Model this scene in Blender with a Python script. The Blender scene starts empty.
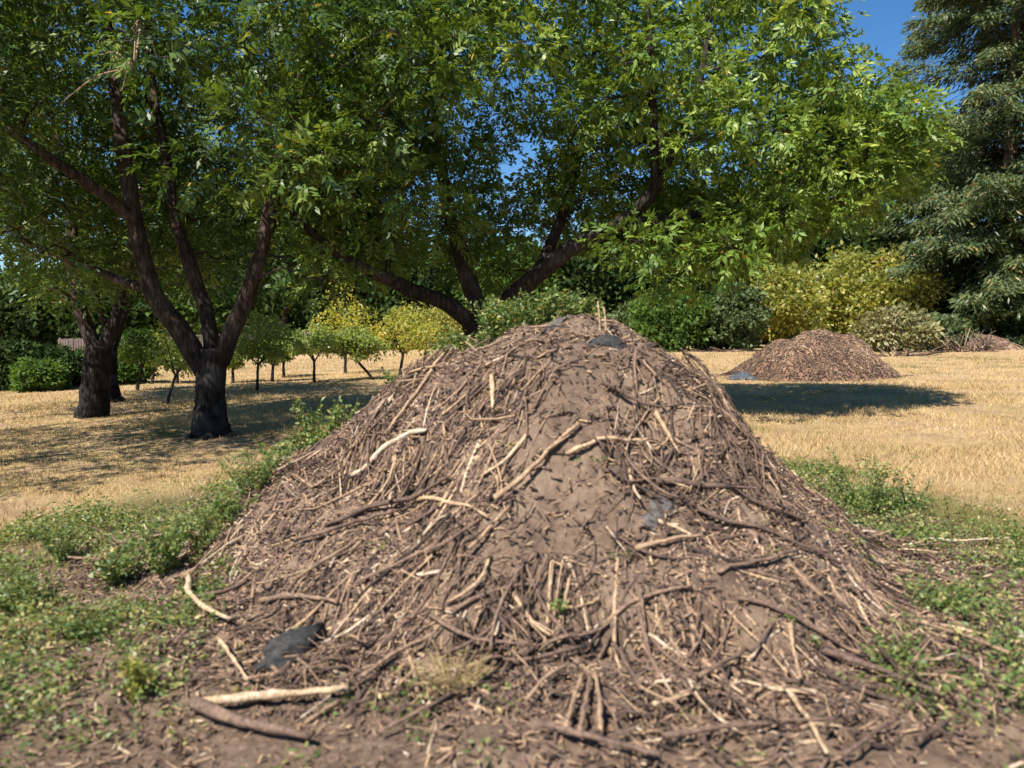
import bpy, math, random
import numpy as np

# ------------------------------------------------------------------ camera, sky, sun
S = bpy.context.scene
COL = S.collection
FPX, CX, CY, HOR = 731.0, 512.0, 384.0, 328.0
CAMH = 1.55
PITCH = math.atan((CY - HOR) / FPX)
cam = bpy.data.cameras.new("camera")
camo = bpy.data.objects.new("camera", cam)
COL.objects.link(camo)
camo.location = (0, 0, CAMH)
camo.rotation_euler = (math.radians(90) - PITCH, 0, 0)
cam.sensor_width = 36.0
cam.lens = FPX / 1024 * 36.0
cam.clip_start = 0.05
cam.clip_end = 3000
cam.dof.use_dof = True
cam.dof.focus_distance = 14.0
cam.dof.aperture_fstop = 1.6
S.camera = camo

SUN_EL = math.radians(52)
TRAVEL = (0.62, 0.785)                       # horizontal direction the light travels in
w = bpy.data.worlds.new("World")
S.world = w
w.use_nodes = True
wn = w.node_tree
sky = wn.nodes.new("ShaderNodeTexSky")
sky.sky_type = 'NISHITA'
sky.sun_disc = False
sky.sun_elevation = SUN_EL
sky.sun_rotation = math.atan2(-TRAVEL[0], -TRAVEL[1])
sky.air_density = 1.0
sky.dust_density = 0.0
sky.ozone_density = 6.0
bg = wn.nodes["Background"]
bg.inputs[1].default_value = 0.072
hs = wn.nodes.new("ShaderNodeHueSaturation")
hs.inputs["Saturation"].default_value = 1.18
wn.links.new(sky.outputs[0], hs.inputs["Color"])
wn.links.new(hs.outputs[0], bg.inputs[0])
sun = bpy.data.lights.new("sun", 'SUN')
sun.energy = 5.0
sun.angle = math.radians(0.5)
sun.color = (1.0, 0.95, 0.87)
suno = bpy.data.objects.new("sun", sun)
COL.objects.link(suno)
ce = math.cos(SUN_EL)
from mathutils import Vector
sd = Vector((TRAVEL[0] * ce, TRAVEL[1] * ce, -math.sin(SUN_EL)))
suno.rotation_euler = sd.to_track_quat('-Z', 'Y').to_euler()
suno.location = (-20, -15, 40)
S.view_settings.view_transform = 'Standard'
S.view_settings.look = 'None'
S.view_settings.gamma = 1.0
S.view_settings.exposure = 1.0
S.view_settings.use_curve_mapping = False

rng = np.random.default_rng(7)
random.seed(7)

# ------------------------------------------------------------------ noise
def _hash(ix, iy, seed):
    h = (ix.astype(np.int64) * 374761393 + iy.astype(np.int64) * 668265263 + seed * 982451653) & 0xFFFFFFFF
    h = ((h ^ (h >> 13)) * 1274126177) & 0xFFFFFFFF
    h = h ^ (h >> 16)
    return (h & 0xFFFFFF) / float(0xFFFFFF)

def vnoise(x, y, seed=0):
    x = np.asarray(x, float); y = np.asarray(y, float)
    ix = np.floor(x); iy = np.floor(y)
    fx = x - ix; fy = y - iy
    fx = fx * fx * (3 - 2 * fx); fy = fy * fy * (3 - 2 * fy)
    a = _hash(ix, iy, seed); b = _hash(ix + 1, iy, seed)
    c = _hash(ix, iy + 1, seed); d = _hash(ix + 1, iy + 1, seed)
    return ((a * (1 - fx) + b * fx) * (1 - fy) + (c * (1 - fx) + d * fx) * fy) * 2 - 1

def fbm(x, y, seed=0, oct=4, gain=0.5):
    s = 0; a = 1.0; f = 1.0
    for k in range(oct):
        s = s + a * vnoise(np.asarray(x) * f + 17.3 * k, np.asarray(y) * f - 9.1 * k, seed + k)
        a *= gain; f *= 2.03
    return s

def sstep(a, b, x):
    t = np.clip((x - a) / (b - a), 0, 1)
    return t * t * (3 - 2 * t)

# ------------------------------------------------------------------ terrain and the big pile as functions
PC = (0.45, 5.65)
PH = 1.60
def terr(x, y):
    x = np.asarray(x, float); y = np.asarray(y, float)
    xc = np.clip(x, -70, 70)
    base = np.where(xc < 0, 0.030 * xc, 0.008 * xc)
    r = np.hypot(x, y)
    return base + fbm(x * 0.35, y * 0.35, 3, 3) * 0.025 * sstep(1.0, 4.0, r)

def pile_t(x, y):
    dx = x - PC[0]; dy = y - PC[1]
    rx = np.where(dx < 0, 2.62, 2.02)
    ry = np.where(dy < 0, 2.62, 2.5)
    t = np.sqrt((dx / rx) ** 2 + (dy / ry) ** 2)
    ang = np.arctan2(dy, dx)
    return t * (1 + 0.05 * np.sin(3 * ang + 1.0) + 0.03 * np.sin(7 * ang))

def pile_h(x, y):
    x = np.asarray(x, float); y = np.asarray(y, float)
    t = pile_t(x, y)
    p = 1 - np.clip(t, 0, 1) ** 1.55
    p = p - 0.07 * np.exp(-((t - 0.72) / 0.2) ** 2)
    p = np.where(t < 1, np.maximum(p, 0), 0)
    lum = fbm(x * 1.1 + 4, y * 1.1, 11, 3) * 0.11 + fbm(x * 3.6, y * 3.6, 15, 3) * 0.045
    h = PH * p + lum * sstep(1.25, 0.6, t)
    for bx, by, br, bd in ((0.25, 4.45, 0.42, 0.13), (1.25, 4.9, 0.40, 0.04), (-0.75, 5.0, 0.45, 0.08), (0.85, 4.05, 0.30, -0.11), (-0.30, 3.95, 0.30, -0.08), (1.15, 4.3, 0.25, 0.07), (-1.3, 4.6, 0.3, -0.06)):
        h = h + bd * np.exp(-((x - bx) / br) ** 2 - ((y - by) / br) ** 2)
    for bx, by, br, bd in ((0.42, 3.24, 0.12, 0.11), (0.96, 3.24, 0.15, 0.12), (0.12, 3.35, 0.10, 0.07), (1.35, 4.1, 0.14, 0.09), (-0.55, 4.35, 0.14, 0.08), (-1.0, 4.7, 0.12, 0.07), (1.6, 4.7, 0.13, 0.08)):
        h = h - 1.6 * bd * np.exp(-((x - bx) / br) ** 2 - ((y - by) / (br * 0.8)) ** 2) + 0.5 * bd * np.exp(-((x - bx) / (br * 1.6)) ** 2 - ((y - by - br * 1.5) / (br * 0.8)) ** 2)
    # a low apron of spread soil round the foot, breaking up unevenly
    edge = 1.34 + 0.22 * fbm(x * 0.9, y * 0.9, 21, 3)
    apron = 0.045 * sstep(edge + 0.06, edge - 0.22, t) - 0.05 * sstep(edge - 0.12, edge + 0.1, t)
    return np.where(t < 1.0, h + 0.045, np.maximum(h, 0) * 0 + lum * sstep(1.25, 0.6, t) + apron)

def H(x, y):
    return terr(x, y) + np.maximum(pile_h(x, y), 0)

FWD = np.array([0, math.cos(PITCH), -math.sin(PITCH)])
UPV = np.array([0, math.sin(PITCH), math.cos(PITCH)])
def ray(px, py):
    d = FWD + UPV * (-(py - CY) / FPX)
    d = d + np.array([(px - CX) / FPX, 0, 0])
    return d
def P(px, py, Y):                            # a place seen at that point, at world distance Y
    d = ray(px, py)
    return np.array([0, 0, CAMH]) + d * (Y / d[1])
def G(px, py, fn=None):                      # first place on the ground or pile
    fn = fn or H
    d = ray(px, py)
    ts = np.concatenate([np.arange(1.5, 14, 0.02), np.arange(14, 90, 0.1)])
    pts = np.array([0, 0, CAMH])[None] + ts[:, None] * d[None]
    below = pts[:, 2] <= fn(pts[:, 0], pts[:, 1])
    k = int(np.argmax(below)) if below.any() else len(ts) - 1
    return pts[k]
def proj(p):
    p = np.asarray(p, float) - np.array([0, 0, CAMH])
    z = p @ FWD
    return np.stack([CX + FPX * p[..., 0] / z, CY - FPX * (p @ UPV) / z, z], -1)

# ------------------------------------------------------------------ object helpers
def mesh_obj(name, verts, faces, mat, parent=None, rnd=None, smooth=False, attrs=None):
    """faces: list of integer arrays (n,k)"""
    me = bpy.data.meshes.new(name)
    verts = np.asarray(verts, np.float32)
    me.vertices.add(len(verts))
    me.vertices.foreach_set("co", verts.ravel())
    fl = [np.asarray(f, np.int32) for f in faces if len(f)]
    loops = np.concatenate([f.ravel() for f in fl])
    tot = np.concatenate([np.full(len(f), f.shape[1], np.int32) for f in fl])
    start = np.concatenate([[0], np.cumsum(tot)[:-1]]).astype(np.int32)
    me.loops.add(len(loops))
    me.loops.foreach_set("vertex_index", loops)
    me.polygons.add(len(tot))
    me.polygons.foreach_set("loop_start", start)
    if smooth:
        me.polygons.foreach_set("use_smooth", np.ones(len(tot), bool))
    me.update(calc_edges=True)
    if rnd is not None:
        a = me.attributes.new("rnd", 'FLOAT', 'POINT')
        a.data.foreach_set("value", np.asarray(rnd, np.float32))
    for k, v in (attrs or {}).items():
        a = me.attributes.new(k, 'FLOAT', 'POINT')
        a.data.foreach_set("value", np.asarray(v, np.float32))
    me.materials.append(mat)
    o = bpy.data.objects.new(name, me)
    COL.objects.link(o)
    if parent is not None:
        o.parent = parent
    return o

def tag(o, label=None, cat=None, group=None, kind=None):
    if label: o["label"] = label
    if cat: o["category"] = cat
    if group: o["group"] = group
    if kind: o["kind"] = kind
    return o

def empty(name, loc):
    o = bpy.data.objects.new(name, None)
    COL.objects.link(o)
    o.location = tuple(float(v) for v in loc)
    o.empty_display_size = 0.2
    return o

def unit(v):
    v = np.asarray(v, float)
    return v / np.maximum(np.linalg.norm(v, axis=-1, keepdims=True), 1e-9)

class MB:
    """collects vertices and faces of one mesh"""
    def __init__(s): s.v = []; s.f = {}; s.r = []; s.n = 0
    def add(s, v, faces, rnd=0.5):
        v = np.asarray(v, float).reshape(-1, 3)
        for f in faces:
            f = np.asarray(f, int)
            if len(f): s.f.setdefault(f.shape[1], []).append(f + s.n)
        s.v.append(v); s.n += len(v)
        s.r.append(np.broadcast_to(np.asarray(rnd, float), (len(v),)))
    def obj(s, name, mat, parent=None, origin=None, smooth=False):
        v = np.concatenate(s.v)
        if origin is not None: v = v - np.asarray(origin)[None]
        o = mesh_obj(name, v, [np.concatenate(f) for f in s.f.values()], mat, parent, np.concatenate(s.r), smooth)
        return o

def tubes(Pn, R, ns=6, twist=None):
    """Pn (N,S,3), R (N,S) -> verts, [quads, tris]"""
    Pn = np.asarray(Pn, float); R = np.asarray(R, float)
    N, Sg, _ = Pn.shape
    d = np.empty_like(Pn)
    d[:, 1:-1] = Pn[:, 2:] - Pn[:, :-2]
    d[:, 0] = Pn[:, 1] - Pn[:, 0]; d[:, -1] = Pn[:, -1] - Pn[:, -2]
    d = unit(d)
    m = unit(Pn[:, -1] - Pn[:, 0])
    ref = np.where(np.abs(m[:, 2:3]) < 0.8, np.array([[0, 0, 1.0]]), np.array([[1.0, 0, 0]]))
    u = unit(np.cross(d, ref[:, None, :])); v = np.cross(d, u)
    a = np.linspace(0, 2 * np.pi, ns, endpoint=False)
    ca, sa = np.cos(a), np.sin(a)
    V = Pn[:, :, None, :] + R[:, :, None, None] * (u[:, :, None, :] * ca[None, None, :, None] + v[:, :, None, :] * sa[None, None, :, None])
    idx = np.arange(N * Sg * ns).reshape(N, Sg, ns)
    q = np.stack([idx[:, :-1], np.roll(idx[:, :-1], -1, 2), np.roll(idx[:, 1:], -1, 2), idx[:, 1:]], -1).reshape(-1, 4)
    caps = np.concatenate([idx[:, 0, ::-1], idx[:, -1]])
    return V.reshape(-1, 3), [q, caps]

def resample(pts, n):
    """smooth curve through control points (Catmull-Rom), n samples"""
    pts = np.asarray(pts, float)
    Pp = np.vstack([2 * pts[0] - pts[1], pts, 2 * pts[-1] - pts[-2]])
    t = np.linspace(0, len(pts) - 1 - 1e-6, n)
    k = t.astype(int); f = (t - k)[:, None]
    p0, p1, p2, p3 = Pp[k], Pp[k + 1], Pp[k + 2], Pp[k + 3]
    return 0.5 * (2 * p1 + (p2 - p0) * f + (2 * p0 - 5 * p1 + 4 * p2 - p3) * f ** 2 + (3 * p1 - p0 - 3 * p2 + p3) * f ** 3)

# ------------------------------------------------------------------ materials
def newmat(name):
    m = bpy.data.materials.new(name)
    m.use_nodes = True
    nt = m.node_tree
    for n in list(nt.nodes):
        if n.type != 'OUTPUT_MATERIAL': nt.nodes.remove(n)
    return m, nt, nt.nodes["Material Output"]
def nd(nt, typ, **kw):
    n = nt.nodes.new(typ)
    for k, v in kw.items():
        if k.startswith("i_"):
            n.inputs[k[2:].replace("_", " ")].default_value = v
        else:
            setattr(n, k, v)
    return n
def ramp(nt, stops, interp='LINEAR'):
    n = nt.nodes.new("ShaderNodeValToRGB")
    cr = n.color_ramp
    cr.interpolation = interp
    while len(cr.elements) < len(stops): cr.elements.new(0.5)
    for e, (p, c) in zip(cr.elements, stops):
        e.position = p; e.color = (*c, 1)
    return n
def attr(nt, name):
    return nd(nt, "ShaderNodeAttribute", attribute_name=name)
def noise(nt, scale, detail=5, rough=0.6, vec=None, coord=None):
    n = nd(nt, "ShaderNodeTexNoise")
    n.inputs["Scale"].default_value = scale
    n.inputs["Detail"].default_value = detail
    n.inputs["Roughness"].default_value = rough
    if vec is not None: nt.links.new(vec, n.inputs["Vector"])
    return n
def mixc(nt, fac, a, b, mode='MIX'):
    n = nd(nt, "ShaderNodeMix", data_type='RGBA', blend_type=mode)
    L = nt.links
    if isinstance(fac, float): n.inputs[0].default_value = fac
    else: L.new(fac, n.inputs[0])
    for k, c in ((6, a), (7, b)):
        if isinstance(c, tuple): n.inputs[k].default_value = (*c, 1)
        else: L.new(c, n.inputs[k])
    return n.outputs[2]
def geo(nt):
    return nd(nt, "ShaderNodeNewGeometry").outputs["Position"]
def mapped(nt, vec, scale):
    n = nd(nt, "ShaderNodeMapping")
    n.inputs["Scale"].default_value = scale
    nt.links.new(vec, n.inputs["Vector"])
    return n.outputs[0]
def bump(nt, h, strength, dist):
    n = nd(nt, "ShaderNodeBump")
    n.inputs["Strength"].default_value = strength
    n.inputs["Distance"].default_value = dist
    nt.links.new(h, n.inputs["Height"])
    return n.outputs[0]
def principled(nt, out, color, rough=0.8, spec=0.25, normal=None):
    b = nd(nt, "ShaderNodeBsdfPrincipled")
    if isinstance(color, tuple): b.inputs["Base Color"].default_value = (*color, 1)
    else: nt.links.new(color, b.inputs["Base Color"])
    b.inputs["Roughness"].default_value = rough
    b.inputs["Specular IOR Level"].default_value = spec
    if normal is not None: nt.links.new(normal, b.inputs["Normal"])
    nt.links.new(b.outputs[0], out.inputs[0])
    return b

def leaf_mat(name, stops, trans=0.38, rough=0.45, spec=0.35, tmul=1.9):
    m, nt, out = newmat(name)
    a = attr(nt, "rnd")
    r = ramp(nt, stops)
    nt.links.new(a.outputs["Fac"], r.inputs[0])
    b = nd(nt, "ShaderNodeBsdfPrincipled")
    nt.links.new(r.outputs[0], b.inputs["Base Color"])
    b.inputs["Roughness"].default_value = rough
    b.inputs["Specular IOR Level"].default_value = spec
    t = nd(nt, "ShaderNodeBsdfTranslucent")
    tc = mixc(nt, 1.0, r.outputs[0], (tmul * 1.05, tmul, tmul * 0.45), 'MULTIPLY')
    nt.links.new(tc, t.inputs["Color"])
    mx = nd(nt, "ShaderNodeMixShader")
    mx.inputs[0].default_value = trans
    nt.links.new(b.outputs[0], mx.inputs[1]); nt.links.new(t.outputs[0], mx.inputs[2])
    nt.links.new(mx.outputs[0], out.inputs[0])
    return m

GREEN = [(0.0, (0.025, 0.054, 0.009)), (0.35, (0.056, 0.104, 0.017)), (0.75, (0.112, 0.172, 0.029)), (0.97, (0.20, 0.245, 0.045)), (1.0, (0.40, 0.27, 0.05))]
M = {}
M['walnut'] = leaf_mat("walnut_leaf", GREEN, trans=0.26)
M['centre'] = leaf_mat("lobed_leaf", [(0.0, (0.045, 0.085, 0.014)), (0.35, (0.105, 0.175, 0.026)), (0.75, (0.185, 0.260, 0.042)), (0.985, (0.28, 0.33, 0.065)), (1.0, (0.45, 0.27, 0.05))], trans=0.24)
M['orchard'] = leaf_mat("orchard_leaf", [(0.0, (0.12, 0.17, 0.04)), (0.6, (0.24, 0.30, 0.08)), (0.9, (0.33, 0.36, 0.10)), (1.0, (0.32, 0.25, 0.06))])
M['yellow'] = leaf_mat("autumn_leaf", [(0.0, (0.12, 0.16, 0.028)), (0.4, (0.25, 0.27, 0.045)), (0.8, (0.40, 0.36, 0.055)), (1.0, (0.43, 0.26, 0.06))])
M['limey'] = leaf_mat("lime_leaf", [(0.0, (0.10, 0.13, 0.028)), (0.4, (0.21, 0.23, 0.050)), (0.8, (0.34, 0.32, 0.075)), (1.0, (0.46, 0.31, 0.14))])
M['dark'] = leaf_mat("evergreen_leaf", [(0.0, (0.015, 0.030, 0.010)), (0.6, (0.035, 0.060, 0.018)), (1.0, (0.07, 0.10, 0.03))], trans=0.12, spec=0.05, rough=0.8)
M['shrub'] = leaf_mat("shrub_leaf", [(0.0, (0.035, 0.075, 0.015)), (0.6, (0.08, 0.14, 0.03)), (1.0, (0.14, 0.20, 0.04))], spec=0.18, rough=0.6)
M['grey'] = leaf_mat("grey_green_leaf", [(0.0, (0.05, 0.075, 0.03)), (0.6, (0.09, 0.125, 0.05)), (1.0, (0.15, 0.18, 0.08))], trans=0.2, spec=0.1)
M['pale'] = leaf_mat("pale_shrub_leaf", [(0.0, (0.09, 0.10, 0.04)), (0.5, (0.20, 0.19, 0.08)), (1.0, (0.34, 0.29, 0.14))], trans=0.2)
M['needle'] = leaf_mat("needle", [(0.0, (0.035, 0.060, 0.024)), (0.5, (0.075, 0.112, 0.042)), (0.9, (0.135, 0.160, 0.056)), (1.0, (0.27, 0.20, 0.07))], trans=0.2)
M['weed'] = leaf_mat("weed_leaf", [(0.0, (0.06, 0.10, 0.026)), (0.45, (0.12, 0.175, 0.05)), (0.78, (0.20, 0.24, 0.075)), (1.0, (0.40, 0.34, 0.13))], trans=0.3)
M['grass'] = leaf_mat("dry_grass_blade", [(0.0, (0.16, 0.17, 0.05)), (0.12, (0.28, 0.23, 0.10)), (0.5, (0.48, 0.335, 0.165)), (0.85, (0.58, 0.43, 0.225)), (1.0, (0.64, 0.51, 0.31))], trans=0.25, rough=0.7, spec=0.15, tmul=1.1)

def bark_mat(name, low, high, z0, z1, scale=9.0):
    m, nt, out = newmat(name)
    pos = geo(nt)
    v = mapped(nt, pos, (1.0, 1.0, 0.22))
    n1 = noise(nt, scale * 1.8, 8, 0.7, v)
    vo = nd(nt, "ShaderNodeTexVoronoi", feature='DISTANCE_TO_EDGE')
    vo.inputs["Scale"].default_value = scale * 1.3
    nt.links.new(v, vo.inputs["Vector"])
    n2 = noise(nt, 1.7, 4, 0.6, pos)
    tc = nd(nt, "ShaderNodeTexCoord")
    sp = nd(nt, "ShaderNodeSeparateXYZ")
    nt.links.new(tc.outputs["Object"], sp.inputs[0])
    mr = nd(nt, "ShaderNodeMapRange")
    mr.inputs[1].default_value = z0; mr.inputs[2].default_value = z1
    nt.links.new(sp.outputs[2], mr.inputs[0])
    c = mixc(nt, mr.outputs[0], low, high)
    dk = tuple(x * 0.45 for x in low)
    r1 = ramp(nt, [(0.35, (0.35, 0.35, 0.35)), (0.68, (1.35, 1.3, 1.25))])
    nt.links.new(n1.outputs[0], r1.inputs[0])
    c = mixc(nt, 1.0, c, r1.outputs[0], 'MULTIPLY')
    r2 = ramp(nt, [(0.0, (0.25, 0.25, 0.25)), (0.2, (1, 1, 1))])
    nt.links.new(vo.outputs["Distance"], r2.inputs[0])
    c = mixc(nt, 0.7, c, r2.outputs[0], 'MULTIPLY')
    r3 = ramp(nt, [(0.5, (0, 0, 0)), (0.75, (0.25, 0.25, 0.25))])
    nt.links.new(n2.outputs[0], r3.inputs[0])
    c = mixc(nt, r3.outputs[0], c, (0.20, 0.19, 0.17))
    h = nd(nt, "ShaderNodeMath", operation='ADD')
    nt.links.new(n1.outputs[0], h.inputs[0]); nt.links.new(r2.outputs[0], h.inputs[1])
    principled(nt, out, c, 0.9, 0.15, bump(nt, h.outputs[0], 0.9, 0.02))
    return m
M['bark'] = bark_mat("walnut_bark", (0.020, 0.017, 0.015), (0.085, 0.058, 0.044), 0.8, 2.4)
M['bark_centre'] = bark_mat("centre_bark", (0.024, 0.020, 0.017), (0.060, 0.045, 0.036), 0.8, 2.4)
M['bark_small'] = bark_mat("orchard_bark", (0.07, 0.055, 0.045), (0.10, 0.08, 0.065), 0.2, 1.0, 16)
M['bark_red'] = bark_mat("conifer_bark", (0.13, 0.09, 0.075), (0.22, 0.16, 0.135), 0, 10, 3)

def stick_mat(name, bark=True):
    m, nt, out = newmat(name)
    a = attr(nt, "rnd")
    pos = geo(nt)
    n1 = noise(nt, 60, 4, 0.65, pos)
    n2 = noise(nt, 14, 4, 0.6, pos)
    add = nd(nt, "ShaderNodeMath", operation='MULTIPLY_ADD')
    nt.links.new(n2.outputs[0], add.inputs[0]); add.inputs[1].default_value = 0.60; 
    sub = nd(nt, "ShaderNodeMath", operation='SUBTRACT'); sub.inputs[1].default_value = 0.30
    nt.links.new(a.outputs["Fac"], sub.inputs[0]); nt.links.new(sub.outputs[0], add.inputs[2])
    r = ramp(nt, [(0.0, (0.040, 0.030, 0.026)), (0.2, (0.095, 0.064, 0.052)), (0.45, (0.185, 0.123, 0.092)), (0.65, (0.335, 0.225, 0.145)),
                  (0.82, (0.47, 0.335, 0.205)), (1.0, (0.56, 0.46, 0.36))])
    nt.links.new(add.outputs[0], r.inputs[0])
    r2 = ramp(nt, [(0.32, (0.45, 0.43, 0.42)), (0.62, (1.18, 1.15, 1.1))])
    nt.links.new(n1.outputs[0], r2.inputs[0])
    c = mixc(nt, 1.0, r.outputs[0], r2.outputs[0], 'MULTIPLY')
    principled(nt, out, c, 0.8, 0.2, bump(nt, n1.outputs[0], 0.6, 0.006))
    return m
M['stick'] = stick_mat("dead_wood")

def plain(name, c1, c2, scale, rough=0.85, bstr=0.5, bd=0.01, spec=0.2):
    m, nt, out = newmat(name)
    pos = geo(nt)
    n = noise(nt, scale, 6, 0.65, pos)
    r = ramp(nt, [(0.32, c1), (0.68, c2)])
    nt.links.new(n.outputs[0], r.inputs[0])
    principled(nt, out, r.outputs[0], rough, spec, bump(nt, n.outputs[0], bstr, bd))
    return m
M['rag'] = plain("black_fabric", (0.012, 0.012, 0.012), (0.06, 0.058, 0.055), 45, 0.75)
M['slab'] = plain("flat_wood", (0.24, 0.17, 0.12), (0.40, 0.30, 0.22), 22)
M['greychip'] = plain("grey_wood", (0.045, 0.038, 0.034), (0.13, 0.115, 0.105), 30)
M['tarp'] = plain("faded_blue_sheet", (0.025, 0.030, 0.036), (0.11, 0.12, 0.135), 12, 0.6)
M['fence'] = plain("fence_wood", (0.07, 0.05, 0.045), (0.14, 0.10, 0.09), 3)

def soil_mat():
    m, nt, out = newmat("pile_soil")
    pos = geo(nt)
    n0 = noise(nt, 1.6, 4, 0.6, pos); n1 = noise(nt, 13, 7, 0.7, pos); n2 = noise(nt, 70, 5, 0.7, pos)
    vo = nd(nt, "ShaderNodeTexVoronoi"); vo.inputs["Scale"].default_value = 55
    nt.links.new(pos, vo.inputs["Vector"])
    r0 = ramp(nt, [(0.3, (0.138, 0.094, 0.068)), (0.5, (0.202, 0.142, 0.100)), (0.72, (0.265, 0.194, 0.136))])
    nt.links.new(n0.outputs[0], r0.inputs[0])
    r1 = ramp(nt, [(0.3, (0.58, 0.56, 0.56)), (0.66, (1.22, 1.2, 1.18))])
    nt.links.new(n1.outputs[0], r1.inputs[0])
    c = mixc(nt, 1.0, r0.outputs[0], r1.outputs[0], 'MULTIPLY')
    # flecks of shredded wood
    r2 = ramp(nt, [(0.0, (1, 1, 1)), (0.16, (0, 0, 0))])
    nt.links.new(vo.outputs["Distance"], r2.inputs[0])
    rc = ramp(nt, [(0.0, (0.10, 0.07, 0.06)), (0.5, (0.22, 0.15, 0.11)), (1.0, (0.44, 0.33, 0.23))])
    nt.links.new(vo.outputs["Color"], rc.inputs[0])
    c = mixc(nt, r2.outputs[0], c, rc.outputs[0])
    ad = nd(nt, "ShaderNodeMath", operation='MULTIPLY_ADD')
    nt.links.new(n2.outputs[0], ad.inputs[0]); ad.inputs[1].default_value = 0.5; nt.links.new(n1.outputs[0], ad.inputs[2])
    principled(nt, out, c, 0.95, 0.1, bump(nt, ad.outputs[0], 0.9, 0.03))
    return m
M['soil'] = soil_mat()

def ground_mat():
    m, nt, out = newmat("dry_ground")
    pos = geo(nt)
    n0 = noise(nt, 0.35, 4, 0.6, pos); n1 = noise(nt, 2.2, 6, 0.65, pos); n2 = noise(nt, 22, 6, 0.75, pos); n3 = noise(nt, 90, 4, 0.7, pos)
    r0 = ramp(nt, [(0.28, (0.37, 0.24, 0.125)), (0.5, (0.47, 0.325, 0.165)), (0.75, (0.54, 0.395, 0.215))])
    nt.links.new(n1.outputs[0], r0.inputs[0])
    rg = ramp(nt, [(0.52, (0, 0, 0)), (0.70, (0.55, 0.55, 0.55))])
    nt.links.new(n0.outputs[0], rg.inputs[0])
    c = mixc(nt, rg.outputs[0], r0.outputs[0], (0.27, 0.24, 0.10))
    rp = ramp(nt, [(0.48, (0, 0, 0)), (0.64, (0.7, 0.7, 0.7))])
    np_ = noise(nt, 0.9, 5, 0.6, mapped(nt, pos, (1, 1.4, 1)))
    nt.links.new(np_.outputs[0], rp.inputs[0])
    c = mixc(nt, rp.outputs[0], c, (0.36, 0.235, 0.16))
    g = attr(nt, "green"); s = attr(nt, "soil")
    c = mixc(nt, g.outputs["Fac"], c, (0.125, 0.125, 0.05))
    rs = ramp(nt, [(0.3, (0.135, 0.090, 0.064)), (0.7, (0.265, 0.185, 0.13))])
    nt.links.new(n2.outputs[0], rs.inputs[0])
    c = mixc(nt, s.outputs["Fac"], c, rs.outputs[0])
    r2 = ramp(nt, [(0.3, (0.62, 0.6, 0.56)), (0.65, (1.18, 1.18, 1.18))])
    nt.links.new(n2.outputs[0], r2.inputs[0])
    c = mixc(nt, 1.0, c, r2.outputs[0], 'MULTIPLY')
    ad = nd(nt, "ShaderNodeMath", operation='ADD')
    nt.links.new(n2.outputs[0], ad.inputs[0]); nt.links.new(n3.outputs[0], ad.inputs[1])
    principled(nt, out, c, 0.95, 0.1, bump(nt, ad.outputs[0], 0.8, 0.03))
    return m
M['ground'] = ground_mat()

# ------------------------------------------------------------------ cover masks (what grows where)
def green_mask(x, y):
    t = pile_t(x, y)
    n = fbm(x * 0.8, y * 0.8, 31, 3)
    left = np.exp(-((t - 1.38) / 0.30) ** 2) * sstep(-1.2, -1.9, x)
    far = sstep(-5.2, -3.6, x) * sstep(8.2, 6.6, y)
    left = left + 0.8 * np.exp(-((x + 3.1) / 0.9) ** 2 - ((y - 5.0) / 1.7) ** 2)
    right = 1.15 * np.exp(-((t - 1.34) / 0.30) ** 2) * sstep(1.3, 1.9, x)
    back = np.exp(-((t - 1.0) / 0.25) ** 2) * sstep(5.5, 6.5, y)
    m = np.maximum(np.maximum(left * np.maximum(far, 0.5), right), back)
    return np.clip(m * 1.25 + 0.35 * n * (m > 0.08), 0, 1)
def soil_mask(x, y):
    t = pile_t(x, y) + 0.14 * fbm(x * 1.2, y * 1.2, 41, 3)
    m = sstep(1.62, 1.28, t)
    m = np.maximum(m, sstep(3.75, 3.0, y + 0.25 * fbm(x * 1.5, y * 1.5, 44, 3)) * sstep(-60, -1, y))
    # bare patches round the two left trunks
    for bx, by in ((-4.7, 11.2), (-3.9, 10.6)):
        m = np.maximum(m, 0.6 * np.exp(-((x - bx) / 1.3) ** 2 - ((y - by) / 0.7) ** 2))
    return np.clip(m, 0, 1)

# ------------------------------------------------------------------ ground
def build_ground():
    rs = np.concatenate([[0.0], np.geomspace(0.8, 1200, 190)])
    th = np.concatenate([np.linspace(np.radians(35), np.radians(145), 360, endpoint=False),
                         np.linspace(np.radians(145), np.radians(395), 100, endpoint=False)])
    nr, na = len(rs), len(th)
    Rr, T = np.meshgrid(rs, th, indexing='ij')
    x = Rr * np.cos(T); y = Rr * np.sin(T)
    z = terr(x, y) + 0.012 * fbm(x * 3, y * 3, 51, 3) * sstep(30, 8, Rr)
    # sink under the pile so that only the pile's own soil shows there
    t = pile_t(x, y)
    v = np.stack([x, y, z], -1).reshape(-1, 3)
    idx = np.arange(nr * na).reshape(nr, na)
    a = idx[:-1]; b = idx[1:]
    q = np.stack([a, b, np.roll(b, -1, 1), np.roll(a, -1, 1)], -1).reshape(-1, 4)
    o = mesh_obj("ground", v, [q], M['ground'], smooth=True,
                 attrs={"green": green_mask(v[:, 0], v[:, 1]) * 0.85, "soil": soil_mask(v[:, 0], v[:, 1])})
    tag(o, "dry golden grass field with shaded bands under the trees", kind="structure")
build_ground()

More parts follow.
